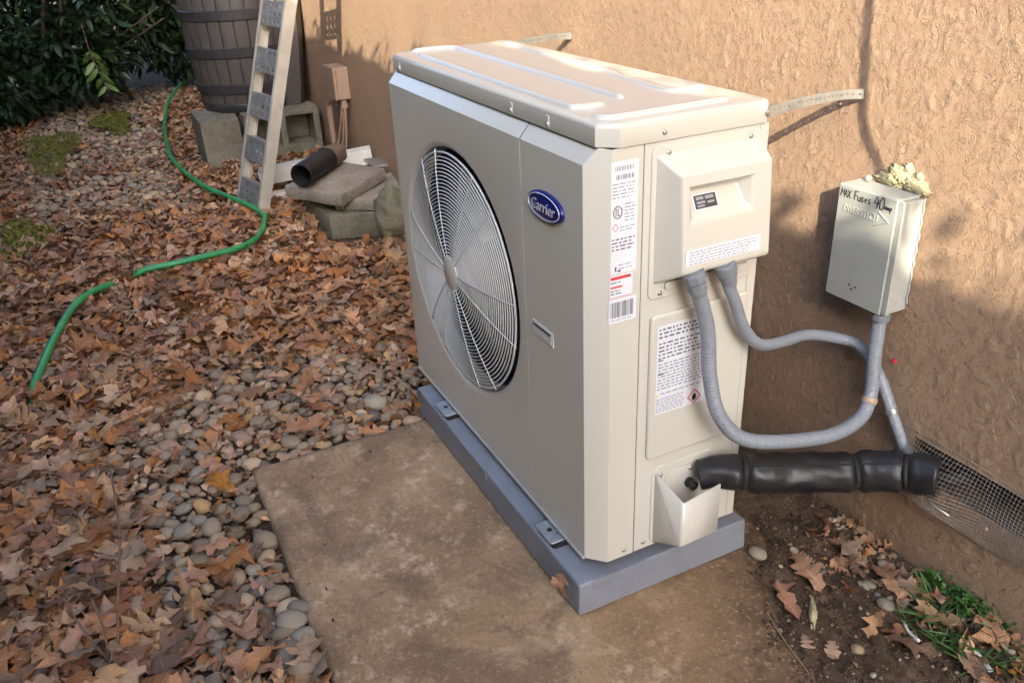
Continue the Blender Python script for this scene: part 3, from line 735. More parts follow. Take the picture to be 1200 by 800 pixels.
for (a, b, c_, d_) in words(-.066, .068, -.0115, .0115, .0040, .42, 21, .3, .010):
    k = len(V); V += [tuple(Mx @ Vector(p)) for p in ((.0008, a, c_), (.0008, b, c_), (.0008, b, d_), (.0008, a, d_))]; F.append((k, k+1, k+2, k+3))
mesh('fine_print', V, F, M['printlight'], wl)['kind'] = 'stuff'
for y, z in ((.129, .849), (.284, .851), (.122, .622)): screw(sc, (.0037, y, z), 'x')
v, f = prism(rrect(.13, .30, .626, .640, .004), 'x', .0030, .009); bevel(mesh('cover_rib', v, f, M['case'], sc), .002, 2)
# ------- lower access panel with the big warning sticker
v, f = prism(rrect(.106, .306, .302, .584, .008), 'x', -.001, .0085)
lp = mesh('access_panel', v, f, M['case'], hp); bevel(lp, .0055, 4)
st = sticker('warning_sticker', .118, .222, .394, .564, lp, .0086)
xs = .0093
quads('bold_print', words(.121, .219, .540, .562, .0062, .5, 31, .05, .010)+words(.121, .219, .500, .536, .0060, .45, 32, .2, .012)+[(.121, .131, .4985, .501), (.121, .133, .472, .475)], xs, M['print'], st)
quads('fine_print', words(.121, .219, .440, .496, .0052, .5, 33, .15, .011)+words(.128, .219, .430, .438, .005, .5, 34, .1)+words(.120, .180, .397, .427, .0042, .5, 35, .1, .008), xs, M['printlight'], st)
dm = [(.200, .4235), (.2135, .4085), (.200, .3935+.0025), (.1865, .4085)]
mesh('hazard_diamond', *tube([(xs+.0003, *p) for p in dm+dm[:1]], .0012, 5, False), M['red'], st)
mesh('flame_print', [(xs+.0002, .196, .402), (xs+.0002, .204, .402), (xs+.0002, .205, .410), (xs+.0002, .201, .416), (xs+.0002, .1965, .411)], [(0, 1, 2, 3, 4)], M['ink'], st)
mesh('caution_triangle', [(xs+.0002, .118, .430), (xs+.0002, .1225, .430), (xs+.0002, .1205, .437)], [(0, 1, 2)], M['yellow'], st)
# ------- valve cover and valves
v, f = prism(rrect(.122, .262, .100, .276, .020), 'x', -.001, .0030); vp = mesh('valve_plate', v, f, M['case'], hp); bevel(vp, .0016, 2)
v, f = prism(rrect(.150, .246, .170, .262, .014), 'x', .0032, .0052); mesh('valve_opening', v, f, M['case'], vp)
ty, tyr = .128, .214
prof_l = [(.003, .104), (.003, .264), (.012, .264), (.078, .243), (.078, .146)]
V = [(x, ty+(.008 if x > .05 else 0), z) for x, z in prof_l]+[(x, tyr+(.003 if x > .05 else 0), z+(.014 if x > .05 and z > .2 else 0)) for x, z in prof_l]
vcov = mesh('valve_cover', V, [(0, 4, 3, 2, 1), (3, 4, 9, 8), (0, 5, 9, 4)], M['case'], hp); fix(vcov)
bevel(vcov, .006, 4, 25); vcov.modifiers['bevel'].harden_normals = False; s_ = vcov.modifiers.new('s', 'SOLIDIFY'); s_.thickness = .0028; s_.offset = -1
screw(vp, (.0032, .140, .258), 'x'); screw(vp, (.0054, .205, .252), 'x')
for y, z in ((.178, .178), (.203, .222)):
    MM = Matrix.Translation((.004, y, z)) @ Matrix.Rotation(R(90), 4, 'Y')
    mesh('service_valve', *lathe([(.010, 0), (.010, .008), (.008, .009), (.008, .014), (.009, .015), (.009, .020), (.004, .022)], 8, MM), M['coil'], vp)
# ------------------------------------------------------------------ conduits
def conduit(name, label, pts, r, pitch=.0062):
    th_ = thing(name, label, 'conduit', pts[-1], None)
    P, s = resample(catmull(pts, 14), .0013)
    rad = r*(1+.028*np.sin(2*np.pi*s/pitch))
    mesh('flexible_tube', *tube(P, rad, 18), M['conduit'], th_, True)
    return th_, P
def nut(parent, p, d, r, h, mat, seg=8, name='conduit_nut'):
    q = Vector(d).to_track_quat('Z', 'Y').to_matrix().to_4x4()
    V, F = lathe([(r*.9, 0), (r, .002), (r, h*.6), (r*.86, h*.66), (r*.86, h)], seg, Matrix.Translation(p) @ q); o = mesh(name, V, F, mat, parent); bevel(o, .0012, 2); return o
big = [(.050, .151, .662), (.052, .160, .635), (.052, .184, .562), (.060, .189, .478), (.080, .197, .411), (.100, .234, .362), (.116, .310, .338), (.127, .42, .322), (.116, .500, .326), (.104, .532, .362), (.092, .540, .43), (.086, .545, .48), (.085, .547, .520)]
c1, P = conduit('power_conduit', 'thicker grey flexible conduit looping from the disconnect box to the unit, left fitting', big, .0126)
nut(c1, (.050, .1495, .668), (.003, .010, -.03), .0190, .026, M['fitting'], 8)
nut(c1, (.0515, .1565, .646), (.002, .010, -.03), .0152, .020, M['fitting'], 20, 'conduit_sleeve')
nut(c1, (.085, .547, .500), (0, 0, 1), .0168, .020, M['fitting'], 12)
k = np.argmin(np.linalg.norm(P-np.array((.106, .527, .350)), axis=1)); mesh('clamp_band', *tube(P[k-4:k+5], .0146, 16), M['tape'], c1, True)
small = [(.045, .215, .662), (.045, .224, .634), (.045, .244, .592), (.044, .270, .536), (.040, .312, .494), (.022, .382, .473), (.002, .462, .457), (.014, .537, .434), (.048, .557, .424), (.100, .556, .385), (.142, .558, .320), (.172, .568, .262), (.180, .590, .24)]
c2, P = conduit('signal_conduit', 'thinner grey flexible conduit passing behind the looped one to the vent screen', small, .0102, .0055)
nut(c2, (.045, .214, .668), (.0, .012, -.03), .0185, .028, M['fitting'], 14)
nut(c2, (.045, .224, .642), (.0, .012, -.03), .0132, .018, M['fitting'], 16, 'conduit_sleeve')
k = np.argmin(np.linalg.norm(P-np.array((.135, .557, .332)), axis=1)); mesh('strap_clip', *tube(P[k-4:k+4], .0122, 14), M['galv'], c2, True)
# ------------------------------------------------------------------ insulated line set
ls = thing('insulated_line_set', 'black padded refrigerant line running from the unit into the wall', 'pipe', (.14, .45, .24))
lp_ = catmull([(.020, .214, .242), (.034, .236, .248), (.052, .266, .250), (.075, .305, .248), (.103, .37, .243), (.140, .447, .239), (.175, .495, .246), (.215, .528, .256), (.258, .550, .262)], 14)
P, s = resample(lp_, .004); S = s[-1]
ties = [.080, .285, .372]
def pinch(sv):
    q = np.ones_like(sv)
    for t0 in ties: q -= .20*np.exp(-((sv-t0)/.009)**2)-.04*np.exp(-((sv-t0)/.03)**2)
    q *= .80+.22*sst(.0, .11, sv)
    return q
cuts = [0]+[int(np.argmin(abs(s-t0))) for t0 in ties]+[len(P)-1]
th = np.linspace(0, 2*np.pi, 28, endpoint=False)
rad = .0345*pinch(s)
ell = 1+.06*np.cos(2*(th[None]-.4-s[:, None]*2))+gn(s[:, None]*22, np.sin(th)[None]*1.9+np.cos(th)[None]*.7, 5)*.085+gn(s[:, None]*60, np.sin(th)[None]*3.1+np.cos(th)[None]*2.2, 6)*.03-.045*np.exp(-((th[None]-1.75)/.10)**2)
for i in range(len(cuts)-1):
    a, b = cuts[i], cuts[i+1]+1
    mesh('insulation_sleeve', *tube(P[a:b], rad[a:b], 28, i in (0, len(cuts)-2), ell[a:b]), M['vinyl'], ls, True)
for t0 in ties:
    k = int(np.argmin(abs(s-t0))); mesh('cable_tie', *tube(P[k-1:k+2], rad[k]*1.10+.0003, 28), M['rubber'], ls, True)
mesh('copper_pipe', *tube([tuple(P[-2]), (.275, .575, .262), (.285, .66, .258)], .012, 10), M['rubber'], ls, True)
# a stitched seam along the top
seam = [P[i]+np.array([.42, -.33, .84])*rad[i]*1.0*(1+.015*math.sin(i*.9)) for i in range(cuts[1]+3, len(P)-4)]
mesh('seam', *tube(seam, .0016, 6), M['rubber'], ls, True)
# ------------------------------------------------------------------ vent screen (hardware cloth)
vs = thing('vent_screen', 'bent galvanised wire mesh screen over the vent opening low on the wall', 'mesh', (.37, WY, .24))
def screen(u, v_):   # u along x, v 0 bottom .. 1 top
    x = .135+.44*u; zb = .162+.02*u+.006*np.sin(u*9); zt = .308+.004*np.sin(u*7)
    b = np.exp(-((u-.24)/.16)**2)
    bulge = (.012+.040*b+.010*u)*np.sin(np.pi*np.clip(v_, 0, 1)**.8)+.004*np.sin(u*17+v_*5)*v_*(1-v_)*4
    return np.array([x, WY-.006-bulge, zb+(zt-zb)*v_])
nu, nv = 66, 22
mb = MB()
for i in range(nu+1):
    mb.add(tube([screen(i/nu, j/nv) for j in range(0, nv+1)], .00042, 3, False))
mb.build('vertical_wires', M['meshwire'], vs)['kind'] = 'stuff'
mb = MB()
for j in range(nv+1):
    mb.add(tube([screen(i/nu, j/nv) for i in range(0, nu+1)], .00042, 3, False))
mb.build('horizontal_wires', M['meshwire'], vs)['kind'] = 'stuff'
mesh('wire_end', *tube([(.262, .520, .235), (.285, .517, .231), (.31, .520, .228)], .0014, 6), M['galv'], vs, True)
mesh('fixing_screw', *lathe([(.004, 0), (.004, .003), (.001, .004)], 10, Matrix.Translation((.36, .548, .225)) @ Matrix.Rotation(R(90), 4, 'X')), M['tape'], vs)
# ------------------------------------------------------------------ disconnect box
db = thing('disconnect_box', 'grey electrical disconnect box on the wall with handwritten fuse note', 'electrical box', (.04, WY, .52))
BX0, BX1, BZ0, BZ1 = -.028, .108, .522, .727
body = box('box_body', (BX0+.004, .536, BZ0), (BX1-.001, WY-.001, BZ1-.004), M['box'], db, .002)
v, f = prism([(WY-.002, BZ1-.0035), (WY-.002, BZ1+.001), (.527, BZ1+.0015), (.5255, BZ1-.001), (.5255, BZ0-.003), (.536, BZ0-.003), (.536, BZ1-.0035)], 'x', BX0, BX1-.011)
cov = mesh('box_cover', v, f, M['box'], db); bevel(cov, .0018, 2)
box('cover_edge', (BX1-.0105, .529, BZ0-.001), (BX1+.0005, .5375, BZ1-.001), M['box'], db, .0015)
text_mesh('embossed_lettering', 'DIVERSITECH', .0175, M['box'], Matrix.Translation((.026, .5254, .688)) @ Matrix.Rotation(R(90), 4, 'X'), cov, .0014, 0, .074)
mesh('embossed_arrow', *tube([(.064, .5250, .6995), (.0865, .5250, .687), (.056, .5250, .674)], .0016, 5), M['box'], cov)
STRK = {'M': [[(0,0),(.15,1),(.5,.35),(.8,1),(.9,0)]], 'A': [[(0,0),(.45,1),(.85,0)], [(.15,.4),(.7,.4)]], 'X': [[(0,1),(.8,0)], [(.8,1),(0,0)]], 'F': [[(.1,0),(.1,1),(.75,1)], [(.1,.55),(.6,.55)]],
 'u': [[(0,.6),(.05,.1),(.35,0),(.6,.2),(.6,.6),(.68,0)]], 's': [[(.55,.55),(.2,.6),(.1,.4),(.5,.22),(.4,.02),(.05,.05)]], 'e': [[(.05,.3),(.5,.36),(.4,.58),(.12,.5),(.08,.12),(.5,.05)]],
 '4': [[(.45,1),(.05,.45),(.75,.45)], [(.6,.8),(.55,0)]], '0': [[(.4,1),(.05,.6),(.15,.08),(.55,.05),(.75,.5),(.6,.95),(.4,1)]], 'a': [[(.5,.5),(.15,.5),(.05,.15),(.35,.05),(.5,.5),(.58,0)]], 'm': [[(0,.5),(.05,0),(.08,.4),(.3,.5),(.33,.05),(.4,.42),(.6,.48),(.66,0)]], 'p': [[(.05,.5),(.05,-.4)], [(.05,.4),(.4,.5),(.5,.2),(.05,.05)]]}
mb = MB(); xw = -.0225; zw = .7065; 
for ch, hgt in [('M',.0150),('A',.0135),('X',.0140),(' ',.0075),('F',.0155),('u',.0140),('s',.0145),('e',.0145),('s',.0145),(' ',.005),('4',.0215),('0',.0225),('a',.0110),('m',.0110),('p',.0110)]:
    if ch == ' ': xw += hgt; continue
    zz = zw-(.003 if ch == '4' or ch == '0' else 0)-(.0015 if hgt < .01 else 0)
    for st_ in STRK[ch]:
        mb.add(tube([(xw+hgt*.62*a, .5252, zz+hgt*b) for a, b in st_], .00080, 5))
    xw += hgt*.62*.76+.0008
mb.build('handwriting', M['ink'], cov)
mesh('round_label', *lathe([(.008, 0), (.008, .0005)], 16, Matrix.Translation((.012, .534, BZ0-.0005)) @ Matrix.Rotation(R(180), 4, 'X') @ Matrix.Diagonal((1, .6, 1, 1))), M['sticker'], body)
mesh('knockout_ring', *tube([(BX1-.0008, .558+.009*math.cos(a), .540+.009*math.sin(a)) for a in np.linspace(0, 2*np.pi, 21)], .0008, 5, False), M['box'], body)
for z in (.69, .672, .662): mesh('side_dimple', *lathe([(.0014, 0), (.0008, .0008)], 8, Matrix.Translation((BX1-.0009, .556, z)) @ Matrix.Rotation(R(90), 4, 'Y')), M['sticker'], body)
for dx, dz in ((0, 0), (.008, .006), (-.006, .007)): mesh('scuff_mark', *lathe([(.0022, 0), (.0018, .0003)], 7, Matrix.Translation((.030+dx, .5254, .545+dz)) @ Matrix.Rotation(R(90), 4, 'X') @ Matrix.Diagonal((1.4, .8, 1, 1))), M['coil'], cov)
# caulk bead, right edge
P = [(BX1+.001+.0012*math.sin(i*1.7), WY-.004, .53+.196*i/30) for i in range(31)]
mesh('caulk_bead', *tube(P, [.0009+.0010*abs(math.sin(i*2.3)) for i in range(31)], 7), M['box'], db, True)
mesh('mounting_lug', *lathe([(.006, 0), (.0055, .004), (.003, .005)], 10, Matrix.Translation((-.004, WY-.012, BZ1+.008)) @ Matrix.Rotation(R(90), 4, 'X')), M['box'], db)
# foam patch on the wall above the box
def blob_mesh(center, size, seed, sub=3, amp=.35, freq=2.2):
    bm = bmesh.new(); bmesh.ops.create_icosphere(bm, subdivisions=sub, radius=1); V = np.array([v.co[:] for v in bm.verts]); F = [tuple(v.index for v in f.verts) for f in bm.faces]; bm.free()
    nz = gn(V[:, 0]*freq+V[:, 2]*1.7*freq, V[:, 1]*freq-V[:, 2]*freq, seed)+.5*gn(V[:, 0]*freq*2.3, V[:, 1]*freq*2.3+V[:, 2]*freq*2, seed+1)
    return V*(1+amp*nz)[:, None]*np.array(size)+np.array(center), F
mb = MB()
for cx_, cz_, sx1, sz1 in ((.030, .738, .030, .014), (.052, .750, .026, .020), (.080, .742, .026, .016), (.064, .764, .012, .012), (.095, .736, .018, .010), (.040, .756, .010, .010), (.088, .757, .009, .009)):
    mb.add(blob_mesh((cx_, WY-.002, cz_), (sx1*.9, .0024, sz1*.8), int(cx_*1000), 4, .6, 4.5))
tag(mb.build('foam_patch', M['foam'], None, True), 'pale yellow spray foam patch on the wall above the disconnect box', 'foam')
tag(mesh('wall_anchor', *lathe([(.005, 0), (.005, .003), (.002, .004)], 6, Matrix.Translation((.107, WY-.004, .419)) @ Matrix.Rotation(R(90), 4, 'X')), M['red']), 'tiny red plastic anchor in the wall beside the conduit', 'anchor')
# ------------------------------------------------------------------ seismic straps
def strap(label, a, b, sag, twist):
    th_ = thing('perforated_strap', label, 'strap', b, 'perforated metal straps tying the unit to the wall')
    a, b = Vector(a), Vector(b); L_ = (b-a).length; n_ = int(L_/.0125)
    V, F = perforated(n_, 1, L_/n_, .0165, .0021, .0009, 8)
    d = (b-a).normalized()
    out_ = []
    for (x, y, z) in V:
        tt = x/L_; p = a+(b-a)*tt+Vector((0, 0, 1))*(y-.008+sag*math.sin(math.pi*tt))
        nn = d.cross(Vector((0, 0, 1))).normalized()
        e_ = max(0, (tt-.80)/.20)         # end bends flat to the wall
        out_.append(tuple(p+nn*(z+(.0)*tt)+Vector((.012*e_*e_, -.010*e_*(1-e_)*2, 0))))
    mesh('strap_band', out_, F, M['strap'], th_)
    for p, dr in ((b+Vector((.004, -.006, 0)), 'y'), (a+Vector((.001, -.0, 0)), 'x')):
        o = mesh('strap_screw', *lathe([(.005, 0), (.0048, .003), (.002, .004)], 8, Matrix.Translation(p) @ Matrix.Rotation(R(90), 4, 'X' if dr == 'y' else 'Y')), M['screw'], th_, True, 40)
    return th_
strap('perforated steel strap from the unit\'s near top corner to the wall', (.0045, .312, .884), (-.060, WY-.006, .872), .004, 0)
strap('perforated steel strap behind the far end of the unit\'s lid', (W0-.0035, .312, .885), (-1.065, WY-.006, .876), .004, 0)

# ------------------------------------------------------------------ far group: barrel, blocks, ladder, pavers ...
def rough_box(name, a, b, mat, parent=None, amp=.004, sub=5, bv=.006, Mx=None, seed=0):
    bm = bmesh.new(); bmesh.ops.create_cube(bm, size=1)
    bmesh.ops.subdivide_edges(bm, edges=bm.edges, cuts=sub, use_grid_fill=True)
    a, b = np.array(a), np.array(b); V = np.array([v.co[:] for v in bm.verts]); P = (V+.5)*(b-a)+a
    n = gn(P[:, 0]*17+P[:, 2]*23, P[:, 1]*17-P[:, 2]*13, seed)+.5*gn(P[:, 0]*45, P[:, 1]*45+P[:, 2]*40, seed+3)
    c = (a+b)/2; d = P-c; P = P+d/np.linalg.norm(d, axis=1)[:, None]*(amp*n)[:, None]
    # worn corners
    e = (np.abs(V) > .49).sum(1); P = c+(P-c)*(1-np.where(e == 3, .03, np.where(e == 2, .012, 0)))[:, None]
    F = [tuple(v.index for v in f.verts) for f in bm.faces]; bm.free()
    if Mx is not None: P = np.array([(Mx @ Vector(p))[:] for p in P])
    return mesh(name, P, F, mat, parent, True, 40)
# rain barrel: staves, hoops, flat back
bc = Vector((-4.29, .235, .235))
rb = thing('rain_barrel', 'brown ribbed rain barrel with dark hoops standing on concrete blocks', 'barrel', bc)
BH = .98
def brad(h): return .255+.055*math.sin(math.pi*min(1, max(0, (h+.10)/1.2)))
NS = 26
for k in range(NS):
    a0, a1 = 2*math.pi*k/NS+.012, 2*math.pi*(k+1)/NS-.012; am = (a0+a1)/2
    if math.sin(am) > .86: continue
    V = []; F = []; nh_ = 10
    for i in range(nh_+1):
        h = BH*i/nh_; r = brad(h)
        for a, rr_ in ((a0, r-.012), (a0, r-.0025), (a0*.8+a1*.2, r), (a0*.2+a1*.8, r), (a1, r-.0025), (a1, r-.012)):
            V.append((bc.x+rr_*math.cos(a), bc.y+rr_*math.sin(a), bc.z+h))
    for i in range(nh_):
        for j in range(5): F.append((i*6+j, i*6+j+1, i*6+7+j, i*6+6+j))
    F.append((0, 1, 2, 3, 4, 5)); F.append(tuple(nh_*6+j for j in range(6))[::-1])
    mesh('stave', V, F, M['barrel'], rb, True, 30)
def band(name, h0, h1, off, mat):
    V = []; F = []; n = 48; A = [R(-215)+R(250)*i/n for i in range(n+1)]
    for a in A:
        for h, o_ in ((h0, off*.3), (h0+.004, off), (h1-.004, off), (h1, off*.3)): V.append((bc.x+(brad(h)+o_)*math.cos(a), bc.y+(brad(h)+o_)*math.sin(a), bc.z+h))
    for i in range(n):
        for j in range(3): F.append((i*4+j, (i+1)*4+j, (i+1)*4+j+1, i*4+j+1))
    return mesh(name, V, F, mat, rb, True, 40)
for h0, h1 in ((.10, .155), (.295, .35), (.49, .545), (.70, .755), (.90, .955)): band('hoop', h0, h1, .009, M['hoop'])
band('barrel_foot', -.002, .045, .004, M['hoop'])
mesh('barrel_core', *lathe([(brad(h)-.012, h) for h in np.linspace(0, BH, 9)], 40, Matrix.Translation(bc)), M['hoop'], rb, True, 50)
mesh('barrel_lid', *lathe([(brad(BH)+.004, 0), (brad(BH)+.006, .02), (brad(BH)-.03, .035), (.02, .045)], 40, Matrix.Translation(bc+Vector((0, 0, BH)))), M['barrel'], rb, True, 40)
V = []; 
for h in np.linspace(0, BH, 8):
    r = brad(h); ye = .455+.10*h
    V += [(bc.x+r*.80, bc.y+r*.60, bc.z+h), (bc.x+r*.80+.004, min(bc.y+r*.9, .56), bc.z+h), (bc.x+r*.60, min(ye+.06, .566), bc.z+h), (bc.x-r*.80, min(ye+.06, .566), bc.z+h)]
F = [(i*4+j, i*4+j+1, i*4+5+j, i*4+4+j) for i in range(7) for j in range(3)]
mesh('flat_back', V, F, M['barrel'], rb, True, 40)
mesh('barrel_plug', *tube([(bc.x+.285+.0*a, bc.y+.10+.02*math.cos(a), .64+.022*math.sin(a)) for a in np.linspace(0, 2*np.pi, 15)], .004, 6, False), M['hoop'], rb, True)
# concrete blocks
cb = thing('concrete_block', 'solid-ended concrete block under the left side of the barrel', 'concrete block', (-4.1, -.02, 0), 'concrete blocks under the barrel')
rough_box('block_body', (-4.30, -.125, -.03), (-3.90, .085, .232), M['block'], cb, .004, 6, seed=3)
cb = thing('concrete_block', 'hollow concrete block under the barrel with its openings facing the ladder', 'concrete block', (-4.1, .34, 0), 'concrete blocks under the barrel')
X0, X1, Y0, Y1, Z0, Z1 = -4.14, -3.94, .115, .545, .0, .232; tw = .034; ym = (Y0+Y1)/2
rough_box('top_web', (X0, Y0, Z1-tw), (X1, Y1, Z1), M['block'], cb, .002, 4, seed=5); rough_box('bottom_web', (X0, Y0, Z0-.02), (X1, Y1, Z0+tw), M['block'], cb, .002, 4, seed=6)
for y in (Y0, ym-tw/2, Y1-tw): rough_box('cross_web', (X0+.001, y, Z0+tw-.004), (X1-.003, y+tw, Z1-tw+.004), M['block'], cb, .002, 4, seed=int(y*90)+7)
box('dark_back', (X0-.01, Y0+.002, Z0+.002), (X0-.001, Y1-.002, Z1-.002), M['block'], cb)
# ladder
ld = thing('aluminium_ladder', 'weathered aluminium ladder with wide perforated treads leaning on the wall', 'ladder', (-2.965, -.065, 0))
ux = Vector((.265, .047, 0)).normalized(); up_ = Vector((-.02, .300, .954)).normalized(); nn_ = ux.cross(up_).normalized()
LMx = Matrix(((ux.x, up_.x, nn_.x, -2.965), (ux.y, up_.y, nn_.y, -.065), (ux.z, up_.z, nn_.z, -.005), (0, 0, 0, 1)))
LW = .142; LL = 1.98
for sgn in (-1, 1):
    prof_ = [(0, -.026), (.022, -.026), (.022, -.023), (.004, -.023), (.004, .023), (.022, .023), (.022, .026), (0, .026)]
    v, f = prism([(sgn*(LW-q[0]), q[1]) for q in prof_], 'y', 0, LL)
    o = fix(mesh('rail', [tuple(LMx @ Vector(p)) for p in v], f, M['alu'], ld)); bevel(o, .001, 1, smooth=False)
    box('foot_pad', (sgn*LW-.014-(.012 if sgn > 0 else -.012), -.006, -.032), (sgn*LW+.014-(.012 if sgn > 0 else -.012), .012, .032), M['rubber'], o, .003, M=LMx)
s0 = .02
while s0 < LL-.12:
    V, F = perforated(4, 3, (2*LW-.052)/4, .034, .0082, .003, 8, 1.25)
    P = [tuple(LMx @ Vector((-LW+.026+x, s0+y, .020+z))) for x, y, z in V]
    tr = mesh('tread', P, F, M['alustep'], ld)
    for yy in (s0-.002, s0+.100): box('tread_lip', (-LW+.0262, yy, -.020), (LW-.0262, yy+.004, .0228), M['alustep'], tr, 0, M=LMx)
    s0 += .2
# utility box, pipe, cables
ub = thing('meter_junction_box', 'small tan junction box on the wall beside the ladder', 'junction box', (-3.36, WY, .38))
bx_ = box('box_body', (-3.50, .512, .362), (-3.33, WY-.001, .522), M['tanbox'], ub, .006, 3)
box('box_lid', (-3.502, .496, .360), (-3.328, .513, .524), M['tanbox'], ub, .007, 3)
mesh('conduit_stub', *lathe([(.020, 0), (.020, .02), (.016, .022), (.016, .05)], 14, Matrix.Translation((-3.36, .545, .315))), M['tanbox'], ub, True, 40)
mesh('wall_flange', *lathe([(.028, 0), (.026, .006), (.014, .008)], 14, Matrix.Translation((-3.62, WY-.008, .42)) @ Matrix.Rotation(R(90), 4, 'X')), M['tanbox'], ub, True, 40)
for k, (xa, xb) in enumerate(((-3.44, -3.50), (-3.40, -3.42), (-3.36, -3.36))):
    tag(mesh('wall_cable', *tube(resample(catmull([(xa, .55, .34), (xa+.01, .54, .26), (xb, .53, .14), (xb-.03, .50, .0), (xb-.05, .48, -.03)], 8), .02)[0], .0055, 8), M['tanbox'], None, True),
        ['tan cable slanting away left below the junction box', 'middle tan cable hanging below the junction box', 'tan cable hanging straight down, nearest the pipe stub'][k], 'cable', 'cables below the junction box')
pp = thing('painted_pipe', 'tan painted pipe with an elbow rising from the ground to the junction box', 'pipe', (-3.62, .53, 0))
mesh('pipe_riser', *tube(resample(catmull([(-3.62, .53, -.03), (-3.62, .53, .15), (-3.62, .53, .275), (-3.612, .53, .30), (-3.59, .532, .318), (-3.55, .537, .325), (-3.46, .545, .326)], 8), .012)[0], .0165, 14), M['tanbox'], pp, True)
mesh('elbow_collar', *lathe([(.0195, 0), (.0195, .03)], 14, Matrix.Translation((-3.62, .53, .245))), M['tanbox'], pp, True, 40)
# white boards
def board(label, a, b, w_, h_, seed, mat='white'):
    a, b = Vector(a), Vector(b); d = (b-a); L_ = d.length; d.normalize(); s_ = Vector((0, 0, 1)).cross(d).normalized(); u_ = d.cross(s_)
    Mx = Matrix(((d.x, s_.x, u_.x, a.x), (d.y, s_.y, u_.y, a.y), (d.z, s_.z, u_.z, a.z), (0, 0, 0, 1)))
    o = box('white_board', (0, -w_/2, 0), (L_, w_/2, h_), M[mat], None, .004, 2, Mx); return tag(o, label, 'board', 'white boards behind the pavers')
board('thick dirty white board lying behind the black drain pipe', (-3.16, .03, .045), (-3.02, .565, .105), .085, .075, 1)
board('thin white board on the ground under the thick one, by the ladder', (-3.02, -.03, .005), (-3.0, .33, .012), .06, .03, 2)
dsp = tag(box('metal_strip', (-2.86, .47, .155), (-2.70, .54, .168), M['galv'], None, .003), 'short shiny metal strip lying at the back of the pavers', 'strip')
# pavers
def paver(label, poly, z0_, z1_, mat, seed, tilt=(0, 0)):
    n = len(poly); c = np.mean(poly, 0); rr = random.Random(seed); E_ = []
    for i in range(n):
        a, b = np.array(poly[i]), np.array(poly[(i+1) % n])
        for k in range(8): E_.append(a+(b-a)*k/8+np.array([rr.uniform(-.004, .004), rr.uniform(-.004, .004)]))
    V = []; m = len(E_)
    lev = [(z0_, .985), (z0_+.006, 1.0), ((z0_+z1_)/2, 1.004), (z1_-.008, 1.0), (z1_-.002, .99), (z1_, .97)]
    for z, s_ in lev:
        for p in E_:
            q = c+(p-c)*s_; V.append((q[0], q[1], z+tilt[0]*(q[0]-c[0])+tilt[1]*(q[1]-c[1])+rr.uniform(-.0012, .0012)))
    F = [(r*m+i, r*m+(i+1) % m, (r+1)*m+(i+1) % m, (r+1)*m+i) for r in range(len(lev)-1) for i in range(m)]
    V += [(c[0], c[1], z0_), (c[0], c[1], z1_+.001)]
    F += [(len(V)-2, (i+1) % m, i) for i in range(m)]+[(len(V)-1, (len(lev)-1)*m+i, (len(lev)-1)*m+(i+1) % m) for i in range(m)]
    return tag(mesh('paver_stone', V, F, mat, None, True, 45), label, 'paver', 'stacked pavers by the wall')
paver('square concrete paver on top of the stack, carrying the black pipe', [(-2.61, .035), (-2.325, .205), (-2.545, .475), (-2.83, .32)], .132, .182, M['paver'], 1, (-.03, .05))
paver('broken grey flagstone sticking out under the top paver', [(-2.44, .20), (-2.32, .335), (-2.44, .50), (-2.70, .55), (-2.62, .30)], .082, .128, M['paver'], 2, (.02, .03))
paver('greenish square paver at the bottom of the stack', [(-2.69, .13), (-2.385, .155), (-2.31, .36), (-2.60, .46)], -.03, .078, M['paver2'], 3)
V, F = blob_mesh((-2.19, .375, .095), (.085, .075, .125), 9, 4, .22, 1.3)
tag(mesh('boulder', V, F, M['boulder'], None, True), 'rounded greenish boulder beside the paver stack, next to the unit', 'boulder')
# black corrugated drain pipe with downspout adapter
a_, b_ = np.array((-2.49, .090, .236)), np.array((-2.70, .262, .236)); P, s = resample(np.array([a_, b_]), .004)
dp = thing('drain_pipe', 'short black corrugated drain pipe with a brown adapter lying on the top paver', 'drain pipe', (-2.6, .18, .19))
rad = .047+.0032*np.sin(2*np.pi*s/.0165)
V, F = tube(P, rad, 28, False); mesh('corrugated_tube', V, F, M['corr'], dp, True)
V, F = tube(P, rad-.004, 28, False); mesh('tube_lining', V, F, M['dark'], dp, True)
MxA = Matrix.Translation(b_) @ Vector(b_-a_).to_track_quat('Z', 'Y').to_matrix().to_4x4()
V = []; n = 24
for h, sq in ((-.012, 0), (.03, 0), (.07, 1), (.115, 1)):
    for k in range(n):
        a = 2*math.pi*k/n; c, s_ = math.cos(a), math.sin(a); m = max(abs(c)/.042, abs(s_)/.034); r = .052*(1-sq)+sq/m*1.0
        V.append(tuple(MxA @ Vector((c*r, s_*r, h))))
F = [(i*n+k, i*n+(k+1) % n, (i+1)*n+(k+1) % n, (i+1)*n+k) for i in range(3) for k in range(n)]+[tuple(3*n+k for k in range(n))]
mesh('downspout_adapter', V, F, M['adapter'], dp, True, 35)
